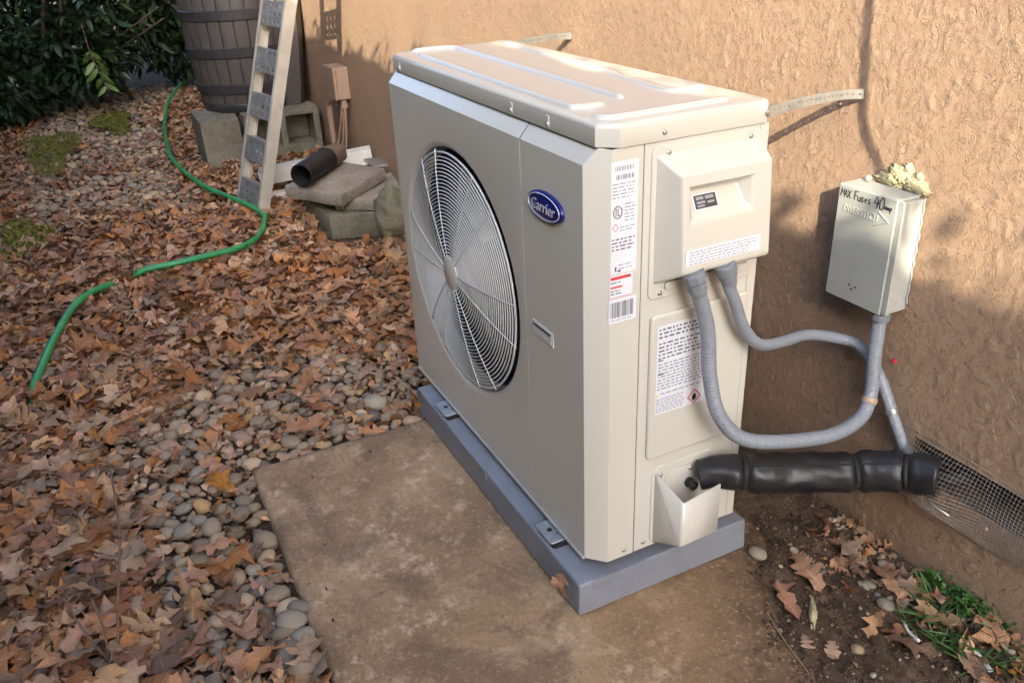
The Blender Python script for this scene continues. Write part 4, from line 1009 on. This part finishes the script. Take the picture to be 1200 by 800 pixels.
# ------------------------------------------------------------------ garden hose
hz = [(-6.9, .12, .0), (-6.41, .041, .05), (-5.75, -.12, .045), (-5.107, -.218, .03), (-4.5, -.275, .015), (-3.993, -.293, .012), (-3.36, -.223, .012), (-2.954, -.108, .014), (-2.70, -.06, .014), (-2.604, -.078, .014), (-2.50, -.105, .014), (-2.386, -.161, .014), (-2.32, -.25, .014), (-2.303, -.344, .014), (-2.29, -.48, .012), (-2.300, -.61, .002), (-2.285, -.665, -.050), (-2.235, -.725, -.002), (-2.071, -.831, .018), (-1.81, -.902, .020), (-1.60, -.945, .012), (-1.50, -.968, .0), (-1.42, -.985, -.055), (-1.25, -1.02, -.05), (-.9, -1.10, -.05)]
hs = tag(mesh('garden_hose', *tube(resample(catmull(hz, 14), .012)[0]+np.array([0, 0, .020]), .0122, 12), M['hose'], None, True), 'green garden hose snaking across the leaves and pebbles', 'hose')

# ------------------------------------------------------------------ fallen leaves and pebbles
def oak_variants(n=14, seed=3, fine=True):
    out = []; rr = random.Random(seed)
    for k in range(n):
        lob = rr.choice((3, 3, 4)); rows = [(0, .006, 0), (.055, .010, 0)]
        for i in range(lob):
            t0 = .10+.80*i/lob; t1 = .10+.80*(i+.62)/lob; wd = (.20, .34, .30, .20)[i if lob == 4 else min(i+ (1 if i else 0), 3)]*rr.uniform(.85, 1.2)
            nw = rr.choice((.07, .11, .15))*rr.uniform(.8, 1.2); wd = max(wd*.92, nw*1.25); rows += [(t0, nw, -.01), ((t0+t1)/2, nw*.35+wd*.55, .01), (t1, wd, .06*rr.uniform(.3, 1.3)), (t1+.04, wd*.62, .035)]
        rows += [(.93, .055, .0), (1.0, .004, .02)]
        c1_, c2_, fold, tw = rr.uniform(-.8, .9), rr.uniform(-.9, 1.6), rr.uniform(-.2, .8), rr.uniform(-1.1, 1.1); ph = rr.uniform(0, 6)
        us = (-1, -.5, 0, .5, 1) if fine else (-1, 0, 1)
        if rr.random() < .45:      # torn leaf: only a stretch of it is left
            i0 = rr.choice((0, 0, 2, 3, 5)); i1 = len(rows)-rr.choice((0, 2, 3, 4)); rows = rows[i0:max(i1, i0+6)]
            rows[0] = (rows[0][0], rows[0][1]*.6, rows[0][2]+rr.uniform(-.05, .08)); rows[-1] = (rows[-1][0], rows[-1][1]*.5, rr.uniform(-.06, .06))
        rag = rr.choice((.05, .15, .28))
        V = []; UV = []
        for t, wd, sh in rows:
            j = rr.uniform(1-rag*1.6, 1+rag*1.6); wd *= rr.uniform(1-rag, 1+rag)
            for u in us:
                x = u*wd*(j if u > 0 else 2-j); y = t+sh*abs(u)
                z = c1_*(t-.5)**2*.8+c2_*x*x*1.6+fold*abs(x)*.5+tw*x*(t-.5)+.045*math.sin(ph+t*11+u*3)*abs(u)+.02*math.sin(ph*2+t*23)*u*u
                V.append((x, y-.5, z)); UV.append((.5+.5*u, t))
        m = len(us); F = [(i*m+j, i*m+j+1, (i+1)*m+j+1, (i+1)*m+j) for i in range(len(rows)-1) for j in range(m-1)]
        V = np.array(V); V[:, 2] -= np.percentile(V[:, 2], 15); out.append((V, np.array(F), np.array(UV)))
    return out
def ground_all(x, y):
    z = ground_z(x, y); ins = (x > -.80) & (y > -.485) & (y < .44)
    return np.where(ins, np.maximum(z, 0), z)
def leaf_density(x, y):
    nz = fbm(x*2.1, y*2.1, 200, 3)
    d = np.ones_like(x)
    pz = sst(-.82+.0*x, -.64, y+.14*nz)*sst(-1.62, -1.22, x+.24*nz)*(1-.55*sst(-.30, -.10, x))
    d = d*(1-.90*pz)
    fg = sst(-2.75, -3.4, x)*sst(-1.15, -.95, y)*(1-sst(-.34, -.2, y))
    d = d*(1-.9*fg*sst(-.5, .2, nz+.3))
    d = d*(1-.8*sst(-5.6, -6.3, x))
    return d
cam_m = Matrix.LocRotScale(cam.location, cam.rotation_euler, None).inverted()
cmn = np.array(cam_m)
def project(p):
    q = p @ cmn[:3, :3].T+cmn[:3, 3]; d = -q[:, 2]; return np.stack([.5+q[:, 0]/d*981.65/1200, .5-q[:, 1]/d*981.65/800], 1), d
def in_bed(x, y): return ~((x > -.815) & (y > -.50))
def clear_of_things(x, y):
    bad = (x > -4.35) & (x < -3.85) & (y > -.15)
    bad |= (x > -2.75) & (x < -2.2) & (y > .12)
    bad |= y > WY-.03
    return ~bad
# --- leaves
n = 26000
x = -7.4*rng.random(n)**1.25+.25; y = rng.uniform(-1.5, .56, n)
ok = in_bed(x, y) & clear_of_things(x, y) & (rng.random(n) < leaf_density(x, y)); x, y = x[ok], y[ok]
p = np.stack([x, y, ground_all(x, y)], 1); uvp, dist = project(p)
ok = (uvp[:, 0] > -.06) & (uvp[:, 0] < 1.06) & (uvp[:, 1] > -.06) & (uvp[:, 1] < 1.1); p, dist = p[ok], dist[ok]
n = len(p); size = np.where(rng.random(n) < .55, rng.uniform(.072, .128, n), rng.uniform(.03, .07, n))
size *= 1-.25*sst(-2.5, -4, p[:, 0])
lift = np.abs(rng.normal(0, .014, n))+.016+.012*leaf_density(p[:, 0], p[:, 1]); p[:, 2] += lift
yaw = rng.uniform(0, 2*np.pi, n); tl = rng.normal(0, .18, n); dirs = np.stack([np.cos(yaw), np.sin(yaw), tl], 1)
rot = frames(dirs, rng.normal(0, .28, n)+np.where(rng.random(n) < .5, np.pi, 0))
cls = rng.choice(6, n, p=[.43, .24, .10, .05, .09, .09])
shown = size/dist+.0004*lift/.03; order = np.argsort(-shown); NI = 285
big_i, rest = order[:NI], order[NI:]
OV = oak_variants(26, 3, True); OVs = oak_variants(28, 9, False)
# raise the individually built ones so that they lie on top of the litter
p[big_i, 2] += .005
tag(scatter('leaf_litter', OVs, p[rest], rot[rest], size[rest], LM, None, cls[rest]), 'mass of dry brown leaves and leaf scraps covering the ground', 'leaves', None, 'stuff')
LMESH = {}
def leaf_mesh(k, c):
    if (k, c) not in LMESH:
        V, F, UV = OV[k]; o = raw_mesh('leaf', V, F, LM[c], None, True, None, UV); LMESH[(k, c)] = o.data; bpy.data.objects.remove(o)
    return LMESH[(k, c)]
def zone(x, y):
    if x > -.05 and y > .15: return 'on the soil by the stucco wall'
    if x < -2.45: return 'far back near the ladder' if y > -.35 else 'far back left of the hose'
    if y > -.47: return 'between the slab and the paver stack'
    if x < -1.35: return 'in the litter around the green hose'
    if y > -.72: return 'among the pebbles beside the slab'
    if x > -.42: return 'at the bottom edge of the litter' if y < -.86 else 'at the bottom beside the pebbles'
    if abs(x+.36) < .12 and y > -.9: return 'around the bare stems'
    if y < -.93: return 'at the left edge of the litter' if x > -.95 else 'left of the hose end'
    if x > -.85: return 'left of the pebbles'
    return 'between hose end and pebbles'
LEAFG = 'single fallen leaves'
def leaf_word(Rm, sc):
    d = Rm[:, 1]; t_ = ('towards the wall' if d[1] > 0 else 'away from the wall') if abs(d[1]) > abs(d[0]) else ('towards the camera' if d[0] > 0 else 'towards the ladder')
    w_ = 'big' if sc > .115 else ('mid-sized' if sc > .10 else 'smallish')
    return w_, t_
def put_leaf(P, Rm, sc, k, c, label=None):
    o = link(leaf_mesh(k, c), 'fallen_leaf'); o.matrix_world = Matrix.Translation(P) @ Matrix(Rm.tolist()).to_4x4() @ Matrix.Scale(sc, 4)
    tag(o, label or f'{leaf_word(Rm, sc)[0]} {LEAFC[c]} leaf {zone(P[0], P[1])}, tip {leaf_word(Rm, sc)[1]}', 'leaf', LEAFG)
for i in big_i: put_leaf(p[i], rot[i], size[i], int(rng.integers(26)), int(cls[i]))
# leaves one can point at on the soil by the wall, and on the slab edge / pad
for (x_, y_, s_, c_, lab) in [(.135, .40, .10, 0, 'flat rust-brown leaf on the soil beside the pad\'s rear corner'), (.170, .318, .095, 5, 'dark reddish leaf on the soil left of the pale foam chip'), (.145, .50, .10, 4, 'crumpled greyish leaf against the wall under the black line'),
        (.170, .478, .075, 0, 'rust-brown leaf leaning by the wall under the black line'), (.235, .50, .09, 0, 'brown leaf among small stones by the wall'), (.275, .515, .08, 4, 'pale greyish leaf by the wall left of the green weeds'), (.345, .50, .085, 4, 'greyish-brown leaf in front of the green weeds'),
        (.425, .535, .105, 0, 'large rust-brown leaf at the right edge below the weeds'), (.36, .42, .09, 2, 'dark brown leaf near the lower right corner'), (.30, .40, .07, 1, 'small tan leaf on the soil near the lower right'), (.44, .47, .08, 2, 'dark leaf under the white stick at the lower right'), (.30, .30, .05, 1, 'small curled tan leaf at the bottom right edge'), (.27, .27, .045, 1, 'tiny tan leaf at the bottom edge of the soil')]:
    a = rng.uniform(0, 6.28); Rm = frames(np.array([[math.cos(a), math.sin(a), rng.normal(0, .18)]]), np.array([rng.normal(0, .25)]))[0]
    put_leaf(Vector((x_, y_, float(ground_all(np.array([x_]), np.array([y_]))[0])+.016)), Rm, s_, int(rng.integers(26)), c_, lab)
for (P_, d_, s_, lab) in [((-.822, -.046, .036), (-.1, .0, 1), .095, 'brown leaf stuck upright to the pad\'s far front corner'), ((-.052, -.044, .030), (.35, .0, 1), .085, 'brown leaf propped against the pad\'s near front edge')]:
    put_leaf(Vector(P_), frames(np.array([d_], float), np.array([1.3]))[0], s_, 4, 0, lab)
# --- pebbles
def peb_variants(n, sub, seed):
    out = []
    for k in range(n):
        V, F = blob_mesh((0, 0, 0), (1, 1, 1), seed+k, sub, .13, .9); r_ = random.Random(seed+k); V = V*np.array([1, r_.uniform(.62, .95), r_.uniform(.45, .68)]); out.append((V, np.array(F), None))
    return out
n = 40000
x = -7.2*rng.random(n)**1.35+.25; y = rng.uniform(-1.35, .56, n); ld_ = leaf_density(x, y)
ok = in_bed(x, y) & clear_of_things(x, y) & (rng.random(n) < np.where(ld_ < .55, 1, .42)); x, y, ld_ = x[ok], y[ok], ld_[ok]
p = np.stack([x, y, ground_z(x, y)], 1); uvp, dist = project(p)
ok = (uvp[:, 0] > -.04) & (uvp[:, 0] < 1.04) & (uvp[:, 1] > -.04) & (uvp[:, 1] < 1.06); p, dist, ld_ = p[ok], dist[ok], ld_[ok]
# dart throwing: larger stones first, keep a minimum gap
n = len(p); rad = np.clip(rng.lognormal(math.log(.0132), .34, n), .006, .029); rad *= np.where(p[:, 0] < -3, 1.12, 1)
o_ = np.argsort(-rad); cell = {}; keep = []
for i in o_:
    cx_, cy_ = int(p[i, 0]//.06), int(p[i, 1]//.06); good = True
    for a in (-1, 0, 1):
        for b in (-1, 0, 1):
            for j in cell.get((cx_+a, cy_+b), ()):
                if (p[i, 0]-p[j, 0])**2+(p[i, 1]-p[j, 1])**2 < (.70*(rad[i]+rad[j]))**2: good = False; break
            if not good: break
        if not good: break
    if good: cell.setdefault((cx_, cy_), []).append(i); keep.append(i)
keep = np.array(keep); p, rad, dist, ld_ = p[keep], rad[keep], dist[keep], ld_[keep]; n = len(p)
p[:, 2] += rad*.42+.004+rng.uniform(0, .006, n)
yaw = rng.uniform(0, 2*np.pi, n); rot = frames(np.stack([np.cos(yaw), np.sin(yaw), rng.normal(0, .18, n)], 1), rng.normal(0, .2, n))
cls = rng.choice(6, n, p=[.40, .22, .11, .035, .175, .06])
shown = rad/dist*np.where(ld_ < .45, 1, .15); order = np.argsort(-shown); NI = 290; big_i, rest = order[:NI], order[NI:]
tag(scatter('pebble_bed', peb_variants(10, 2, 400), p[rest], rot[rest], rad[rest], PM, None, cls[rest]), 'bed of small rounded river pebbles around the slab', 'pebbles', None, 'stuff')
PV = peb_variants(8, 3, 500); PMESH = {}
def peb_mesh(k, c):
    if (k, c) not in PMESH:
        V, F, _ = PV[k]; o = raw_mesh('pebble', V, F, PM[c], None, True); PMESH[(k, c)] = o.data; bpy.data.objects.remove(o)
    return PMESH[(k, c)]
def put_peb(P, Rm, sc, k, c, label=None, name='pebble', g='single pebbles'):
    o = link(peb_mesh(k, c), name); o.matrix_world = Matrix.Translation(P) @ Matrix(Rm.tolist()).to_4x4() @ Matrix.Scale(sc, 4)
    tag(o, label, 'pebble' if name == 'pebble' else 'stone', g)
for i in big_i:
    c = int(cls[i]); zn = 'by the slab\'s left edge' if p[i, 0] > -.78 else ('behind the slab\'s far edge' if p[i, 1] > -.5 else 'at the slab\'s far left corner')
    if p[i, 0] <= -.78: zn += (' by the unit' if p[i, 1] > -.16 else (' at mid slab' if p[i, 1] > -.34 else ' towards the left')) + (', close to it' if p[i, 0] > -.92 else ', further back')
    if p[i, 0] > -.78: zn += ', touching it' if p[i, 1] > -.535 else (', a few stones out' if p[i, 1] > -.62 else ', out by the leaves')
    if p[i, 0] > -.78: zn += (' low down' if p[i, 0] > -.25 else (' halfway along' if p[i, 0] > -.5 else ' near its corner'))
    kk = int(rng.integers(8)); yw_ = math.cos(2*yaw[i]); sh_ = ('oval' if PV[kk][0][:, 1].ptp() < 1.5 else 'round') if hasattr(PV[kk][0], 'ptp') else ('oval' if np.ptp(PV[kk][0][:, 1]) < 1.5 else 'round')
    put_peb(p[i], rot[i], rad[i], kk, c, f'{"large" if rad[i] > .0215 else ("mid-sized" if rad[i] > .0178 else "small")} {sh_} {PEBC[c]} pebble {zn}')
Rid = np.eye(3)
for (x_, y_, s_, c_, lab) in [(.040, .362, .020, 2, 'speckled grey-green stone at the pad\'s rear corner'), (.245, .505, .016, 2, 'pale grey stone by the wall among leaves'), (.295, .53, .018, 0, 'rounded grey stone left of the green weeds'), (.215, .48, .014, 2, 'small grey stone between the leaves by the wall'), (.27, .46, .017, 2, 'blue-grey stone in front of the leaves by the wall'), (.315, .505, .012, 5, 'dark stone at the foot of the weeds'), (.315, .345, .012, 1, 'tan stone near the bottom right edge'), (.20, .53, .013, 2, 'whitish stone against the wall')]:
    put_peb(Vector((x_, y_, float(ground_all(np.array([x_]), np.array([y_]))[0])+s_*.4)), Rid, s_, int(rng.integers(8)), c_, lab, 'small_stone', 'stones on the soil by the wall')
# large stones in the bed
for (x_, y_, s_, c_, lab) in [(-.255, -.515, .030, 2, 'large grey stone at the slab edge, the longer of a pair'), (-.285, -.495, .022, 2, 'large round grey stone touching the slab edge'), (-.95, -.12, .034, 2, 'jagged grey rock behind the slab'), (-.125, -.525, .029, 1, 'long pale tan stone near the slab edge at the bottom')]:
    put_peb(Vector((x_, y_, -.006)), frames(np.array([[.9, -.5, .1]]), np.array([.1]))[0], s_, int(rng.integers(8)), c_, lab, 'large_stone', None)
# soil crumbs
n = 3500; x = rng.uniform(-.05, .55, n); y = rng.uniform(.15, .575, n); ok = (soil_mask(x, y) > .15); x, y = x[ok], y[ok]; n = len(x)
rr_ = np.clip(rng.lognormal(math.log(.0022), .5, n), .001, .007)
scs = scatter('soil_crumbs', peb_variants(4, 1, 600), np.stack([x, y, ground_all(x, y)+rr_*.3], 1), frames(rng.normal(0, 1, (n, 3)), rng.uniform(0, 3, n)), rr_, [M['dirt'], PM[0], PM[5]], None, rng.choice(3, n, p=[.8, .12, .08]), smooth=False)
tag(scs, 'loose brown soil crumbs and grit by the wall', 'soil', None, 'stuff')
n = 1300; x = rng.uniform(-.78, .35, n); y = rng.uniform(-.47, .38, n); e = rng.random(n) < np.exp(-np.abs(np.minimum(y+.485, np.minimum(.42-y, x+.80)))/.10); x, y = x[e], y[e]; n = len(x); rr_ = np.clip(rng.lognormal(math.log(.0016), .5, n), .0008, .005)
tag(scatter('slab_grit', peb_variants(4, 1, 640), np.stack([x, y, .0005+rr_*.3], 1), frames(rng.normal(0, 1, (n, 3)), rng.uniform(0, 3, n)), rr_, [M['dirt'], PM[0], PM[1]], None, rng.choice(3, n), smooth=False), 'fine grit scattered on the concrete slab', 'grit', None, 'stuff')
# small litter at the foot of the wall
n = 150; x = rng.uniform(.06, .52, n); y = .575-np.abs(rng.normal(0, .075, n)); a = rng.uniform(0, 6.28, n)
tag(scatter('wall_foot_litter', OVs, np.stack([x, y, ground_all(x, y)+rng.uniform(.004, .014, n)], 1), frames(np.stack([np.cos(a), np.sin(a), rng.normal(0, .35, n)], 1), rng.normal(0, .6, n)), rng.uniform(.018, .052, n), LM, None, rng.choice(6, n, p=[.2, .12, .33, .02, .23, .1])), 'dull scraps of dead leaves on the soil at the foot of the wall', 'leaf scraps', None, 'stuff')
n = 120; x = rng.uniform(.05, .52, n); y = .57-np.abs(rng.normal(0, .09, n)); rr_ = rng.uniform(.003, .010, n); a = rng.uniform(0, 6.28, n)
tag(scatter('wall_foot_gravel', peb_variants(6, 2, 700), np.stack([x, y, ground_all(x, y)+rr_*.3], 1), frames(np.stack([np.cos(a), np.sin(a), rng.normal(0, .3, n)], 1), rng.normal(0, .3, n)), rr_, PM, None, rng.choice(6, n, p=[.35, .1, .3, .02, .1, .13])), 'scattered small gravel on the soil at the foot of the wall', 'gravel', None, 'stuff')
# leaf crumbs and bits of litter between the stones
n = 17000; x = -4.8*rng.random(n)**1.4+.1; y = rng.uniform(-1.25, .3, n); ok = in_bed(x, y) & clear_of_things(x, y); x, y = x[ok], y[ok]
q_ = np.stack([x, y, ground_z(x, y)+rng.uniform(.006, .03, len(x))+.028*leaf_density(x, y)*rng.random(len(x))], 1); uvp, dist = project(q_); ok = (uvp[:, 0] > -.02) & (uvp[:, 0] < 1) & (uvp[:, 1] < 1.03); q_ = q_[ok]; n = len(q_); a = rng.uniform(0, 6.28, n)
tag(scatter('leaf_crumbs', blade_variants(5, 3, .28, 31), q_, frames(np.stack([np.cos(a), np.sin(a), rng.normal(0, .35, n)], 1), rng.normal(0, .7, n)), rng.uniform(.012, .034, n), LM, None, rng.choice(6, n, p=[.25, .2, .25, .05, .15, .1])), 'broken leaf crumbs and bits of bark between the pebbles', 'leaf crumbs', None, 'stuff')
# foam chip, sticks, twigs
V, F = blob_mesh((0, 0, 0), (.034, .0065, .005), 77, 3, .5, 2.5); V = V @ np.array([[.72, -.69, 0], [.69, .72, 0], [0, 0, 1.0]])+np.array((.218, .336, .012))
tag(mesh('foam_chip', V, F, M['foam'], None, True), 'pale yellow strip of dried foam lying on the soil', 'foam')
def stick(name, label, pts, r, mat, cat='stick'): tag(mesh(name, *tube(resample(catmull(pts, 6), .006)[0], r, 6), mat, None, True), label, cat)
stick('white_stick', 'short white stick at the bottom right corner', [(.40, .505, .024), (.43, .50, .022), (.46, .492, .018)], .0045, M['white'])
stick('dry_twig', 'thin pale twig on the soil near the bottom right', [(.315, .455, .02), (.335, .445, .018), (.36, .44, .022)], .003, M['white'])
stick('dry_twig', 'long thin dry stem on the soil at the bottom edge', [(.17, .27, .008), (.23, .25, .012), (.31, .235, .01)], .0009, M['grassdry'])
for k, pts in enumerate([[(-.30, -.82, 0), (-.37, -.80, .07), (-.46, -.77, .16), (-.56, -.76, .24)], [(-.30, -.83, 0), (-.34, -.86, .06), (-.38, -.88, .12)], [(-.295, -.835, 0), (-.34, -.83, .05), (-.36, -.835, .11)]]):
    stick('bare_stem', ['tall bare brown stem rising from the litter at the lower left', 'short leaning bare stem beside the tall one, left', 'short bare stem between its two neighbours'][k], pts, .0022, M['twig'], 'stem')
# ------------------------------------------------------------------ weeds by the wall, moss, shrub
n = 900; tt = rng.random(n); x = .27+.16*tt+rng.normal(0, .008, n); y = .575-np.abs(rng.normal(0, .016, n)); z = ground_all(x, y)+np.abs(rng.normal(0, .014, n))+.003
scw = scatter('weed_leaves', blade_variants(4, 3, .32, 5), np.stack([x, y, z], 1), frames(np.stack([rng.normal(0, 1, n), rng.normal(-.4, .8, n), rng.normal(.5, .5, n)], 1), rng.normal(0, .5, n)), rng.uniform(.006, .013, n), M['weed'])
tag(scw, 'patch of small bright green weeds along the foot of the wall', 'weeds', None, 'stuff')
n = 160; x = rng.uniform(.30, .46, n); y = rng.uniform(.46, .57, n); a = rng.uniform(0, 6.28, n)
tag(scatter('grass_blades', blade_variants(3, 4, .03, 8), np.stack([x, y, ground_all(x, y)], 1), frames(np.stack([np.cos(a), np.sin(a), rng.uniform(.3, 1.4, n)], 1), rng.normal(0, .5, n)), rng.uniform(.03, .07, n), M['weed']), 'thin green grass blades growing among the leaves by the wall', 'grass', None, 'stuff')
for (cx_, cy_, rx_, ry_, lab) in ((-4.85, -.93, .55, .16, 'larger olive-green moss patch below the dark shrub'), (-3.05, -1.03, .28, .10, 'smaller green moss patch at the left edge'), (-5.5, -.52, .4, .12, 'dull moss strip between the shrub and the gravel')):
    n = 5200; a = rng.uniform(0, 6.28, n); r_ = np.sqrt(rng.random(n))*(1+.3*np.sin(3*a+cx_)); x = cx_+rx_*r_*np.cos(a); y = cy_+ry_*r_*np.sin(a)
    tag(scatter('moss_patch', blade_variants(3, 2, .25, 6), np.stack([x, y, ground_z(x, y)+.040+.020*(1-r_*.7)], 1), frames(np.stack([rng.normal(0, 1, n), rng.normal(0, 1, n), rng.uniform(.2, 1, n)], 1), rng.normal(0, .5, n)), rng.uniform(.009, .018, n), M['moss']), lab, 'moss', 'moss patches', 'stuff')
tag(scatter('small_weed', blade_variants(3, 3, .25, 5), np.stack([-3.47+rng.normal(0, .02, 40), .50+rng.normal(0, .02, 40), .03+np.abs(rng.normal(0, .03, 40))], 1), frames(rng.normal(0, 1, (40, 3))+np.array([0, 0, .6]), rng.normal(0, .5, 40)), rng.uniform(.02, .04, 40), M['weed']), 'small green weed below the junction box cables', 'weed')
sh = thing('evergreen_shrub', 'dense dark green shrub with glossy leaves at the far left', 'shrub', (-6.6, -.75, 0))
mb = MB()
for k in range(16):
    bx0, by0 = -6.6+rng.normal(0, .25), -.75+rng.normal(0, .3); ex, ey, ez = -6.3+rng.uniform(-.9, .6), -.75+rng.uniform(-1.0, .75), rng.uniform(.6, 1.8)
    mb.add(tube(catmull([(bx0, by0, -.03), ((bx0+ex)/2+.1, (by0+ey)/2, ez*.5), (ex, ey, ez)], 5), np.linspace(.018, .005, 11), 6))
mb.build('branches', M['bark'], sh, True)['kind'] = 'stuff'
def shrub_pts(n):
    # surface-weighted ellipsoid lobes
    C = np.array([(-6.15, -1.35, .55), (-6.25, -.95, .62), (-6.35, -.50, .72), (-6.7, -.18, .78), (-6.6, -1.0, 1.3), (-6.8, -.4, 1.35), (-5.95, -1.25, .25), (-6.15, -.62, .42), (-7.3, -.7, 1.0), (-6.9, .12, .55), (-7.2, .25, .8)]); S_ = np.array([(.55, .45, .5), (.5, .45, .55), (.5, .42, .52), (.5, .34, .6), (.6, .6, .6), (.6, .45, .6), (.35, .35, .26), (.30, .30, .30), (.8, .9, .9), (.45, .30, .5), (.5, .3, .6)])
    k = rng.integers(len(C), size=n); d = rng.normal(0, 1, (n, 3)); d /= np.linalg.norm(d, axis=1)[:, None]; r_ = rng.random(n)**.35
    p = C[k]+d*S_[k]*r_[:, None]; return p, d
p, d = shrub_pts(13000); ok = (p[:, 2] > .03) & (p[:, 1] < .10+.45*(p[:, 0] < -6.5)); p, d = p[ok], d[ok]; n = len(p)
dr = d*.6+np.stack([rng.normal(.35, .5, n), rng.normal(0, .6, n), rng.normal(-.15, .45, n)], 1)
rot = frames(dr, rng.normal(0, .6, n)); sz = rng.uniform(.075, .125, n)
face = p[:, 0]+.25*p[:, 2]; uvp, dist = project(p); vis = (uvp[:, 0] > 0) & (uvp[:, 0] < .19) & (uvp[:, 1] > 0) & (uvp[:, 1] < .2)
order = np.argsort(-(face+np.where(vis, 10, 0))); bi, rest = order[:290], order[290:]
BV = blade_variants(8, 6, .17, 2)
scatter('foliage', BV, p[rest], rot[rest], sz[rest], M['shrubleaf'], sh)
BM = []
for V, F, UV in BV: o = raw_mesh('leaf', V, F, M['shrubleaf'], None, True, None, UV); BM.append(o.data); bpy.data.objects.remove(o)
for j, i in enumerate(bi):
    o = link(BM[j % 8], 'leaf', sh); o.matrix_basis = Matrix.Translation(Vector(p[i])-BASE[sh.name]) @ Matrix(rot[i].tolist()).to_4x4() @ Matrix.Scale(sz[i], 4)
# pale young shoot hanging in front of the shrub
ys = thing('young_shoot', 'pale green young shoot hanging in front of the dark shrub', 'shoot', (-5.75, -.53, .14))
tw = catmull([(-5.85, -.56, .62), (-5.78, -.555, .45), (-5.74, -.53, .32), (-5.73, -.50, .17)], 6); mesh('stem', *tube(tw, .004, 5), M['twig'], ys, True)
YM = []
for V, F, UV in blade_variants(4, 6, .17, 12): o = raw_mesh('leaf', V, F, M['shrubyoung'], None, True, None, UV); YM.append(o.data); bpy.data.objects.remove(o)
for j in range(14):
    q = tw[6+int(j*12/14)]; dd_ = np.array([[.5*rng.normal(), (1 if j % 2 else -1)*.7, -.7]]); o = link(YM[j % 4], 'leaf', ys)
    o.matrix_basis = Matrix.Translation(Vector(q)-BASE[ys.name]) @ Matrix(frames(dd_, np.array([rng.normal(1.2, .4)]))[0].tolist()).to_4x4() @ Matrix.Scale(rng.uniform(.09, .13), 4)
for o in list(bpy.data.meshes):
    if o.users == 0: bpy.data.meshes.remove(o)
# leaves and pebbles that would share a label are told apart by how near they lie
dup = {}
for o in bpy.data.objects:
    if o.parent is None and o.get('category') in ('leaf', 'pebble') and o.get('label'): dup.setdefault(o['label'], []).append(o)
ORD = ['nearest', 'second nearest', 'third nearest', 'fourth nearest', 'fifth nearest', 'sixth nearest', 'seventh nearest', 'eighth nearest', 'ninth nearest', 'tenth nearest', 'eleventh nearest', 'twelfth nearest', 'thirteenth nearest', 'fourteenth nearest', 'fifteenth nearest', 'sixteenth nearest']
for lab, os_ in dup.items():
    if 1 < len(os_) <= len(ORD) and len(lab.split()) <= 14:
        for k, o in enumerate(sorted(os_, key=lambda q: (q.matrix_world.translation-CAM).length)): o['label'] = lab+', '+ORD[k]
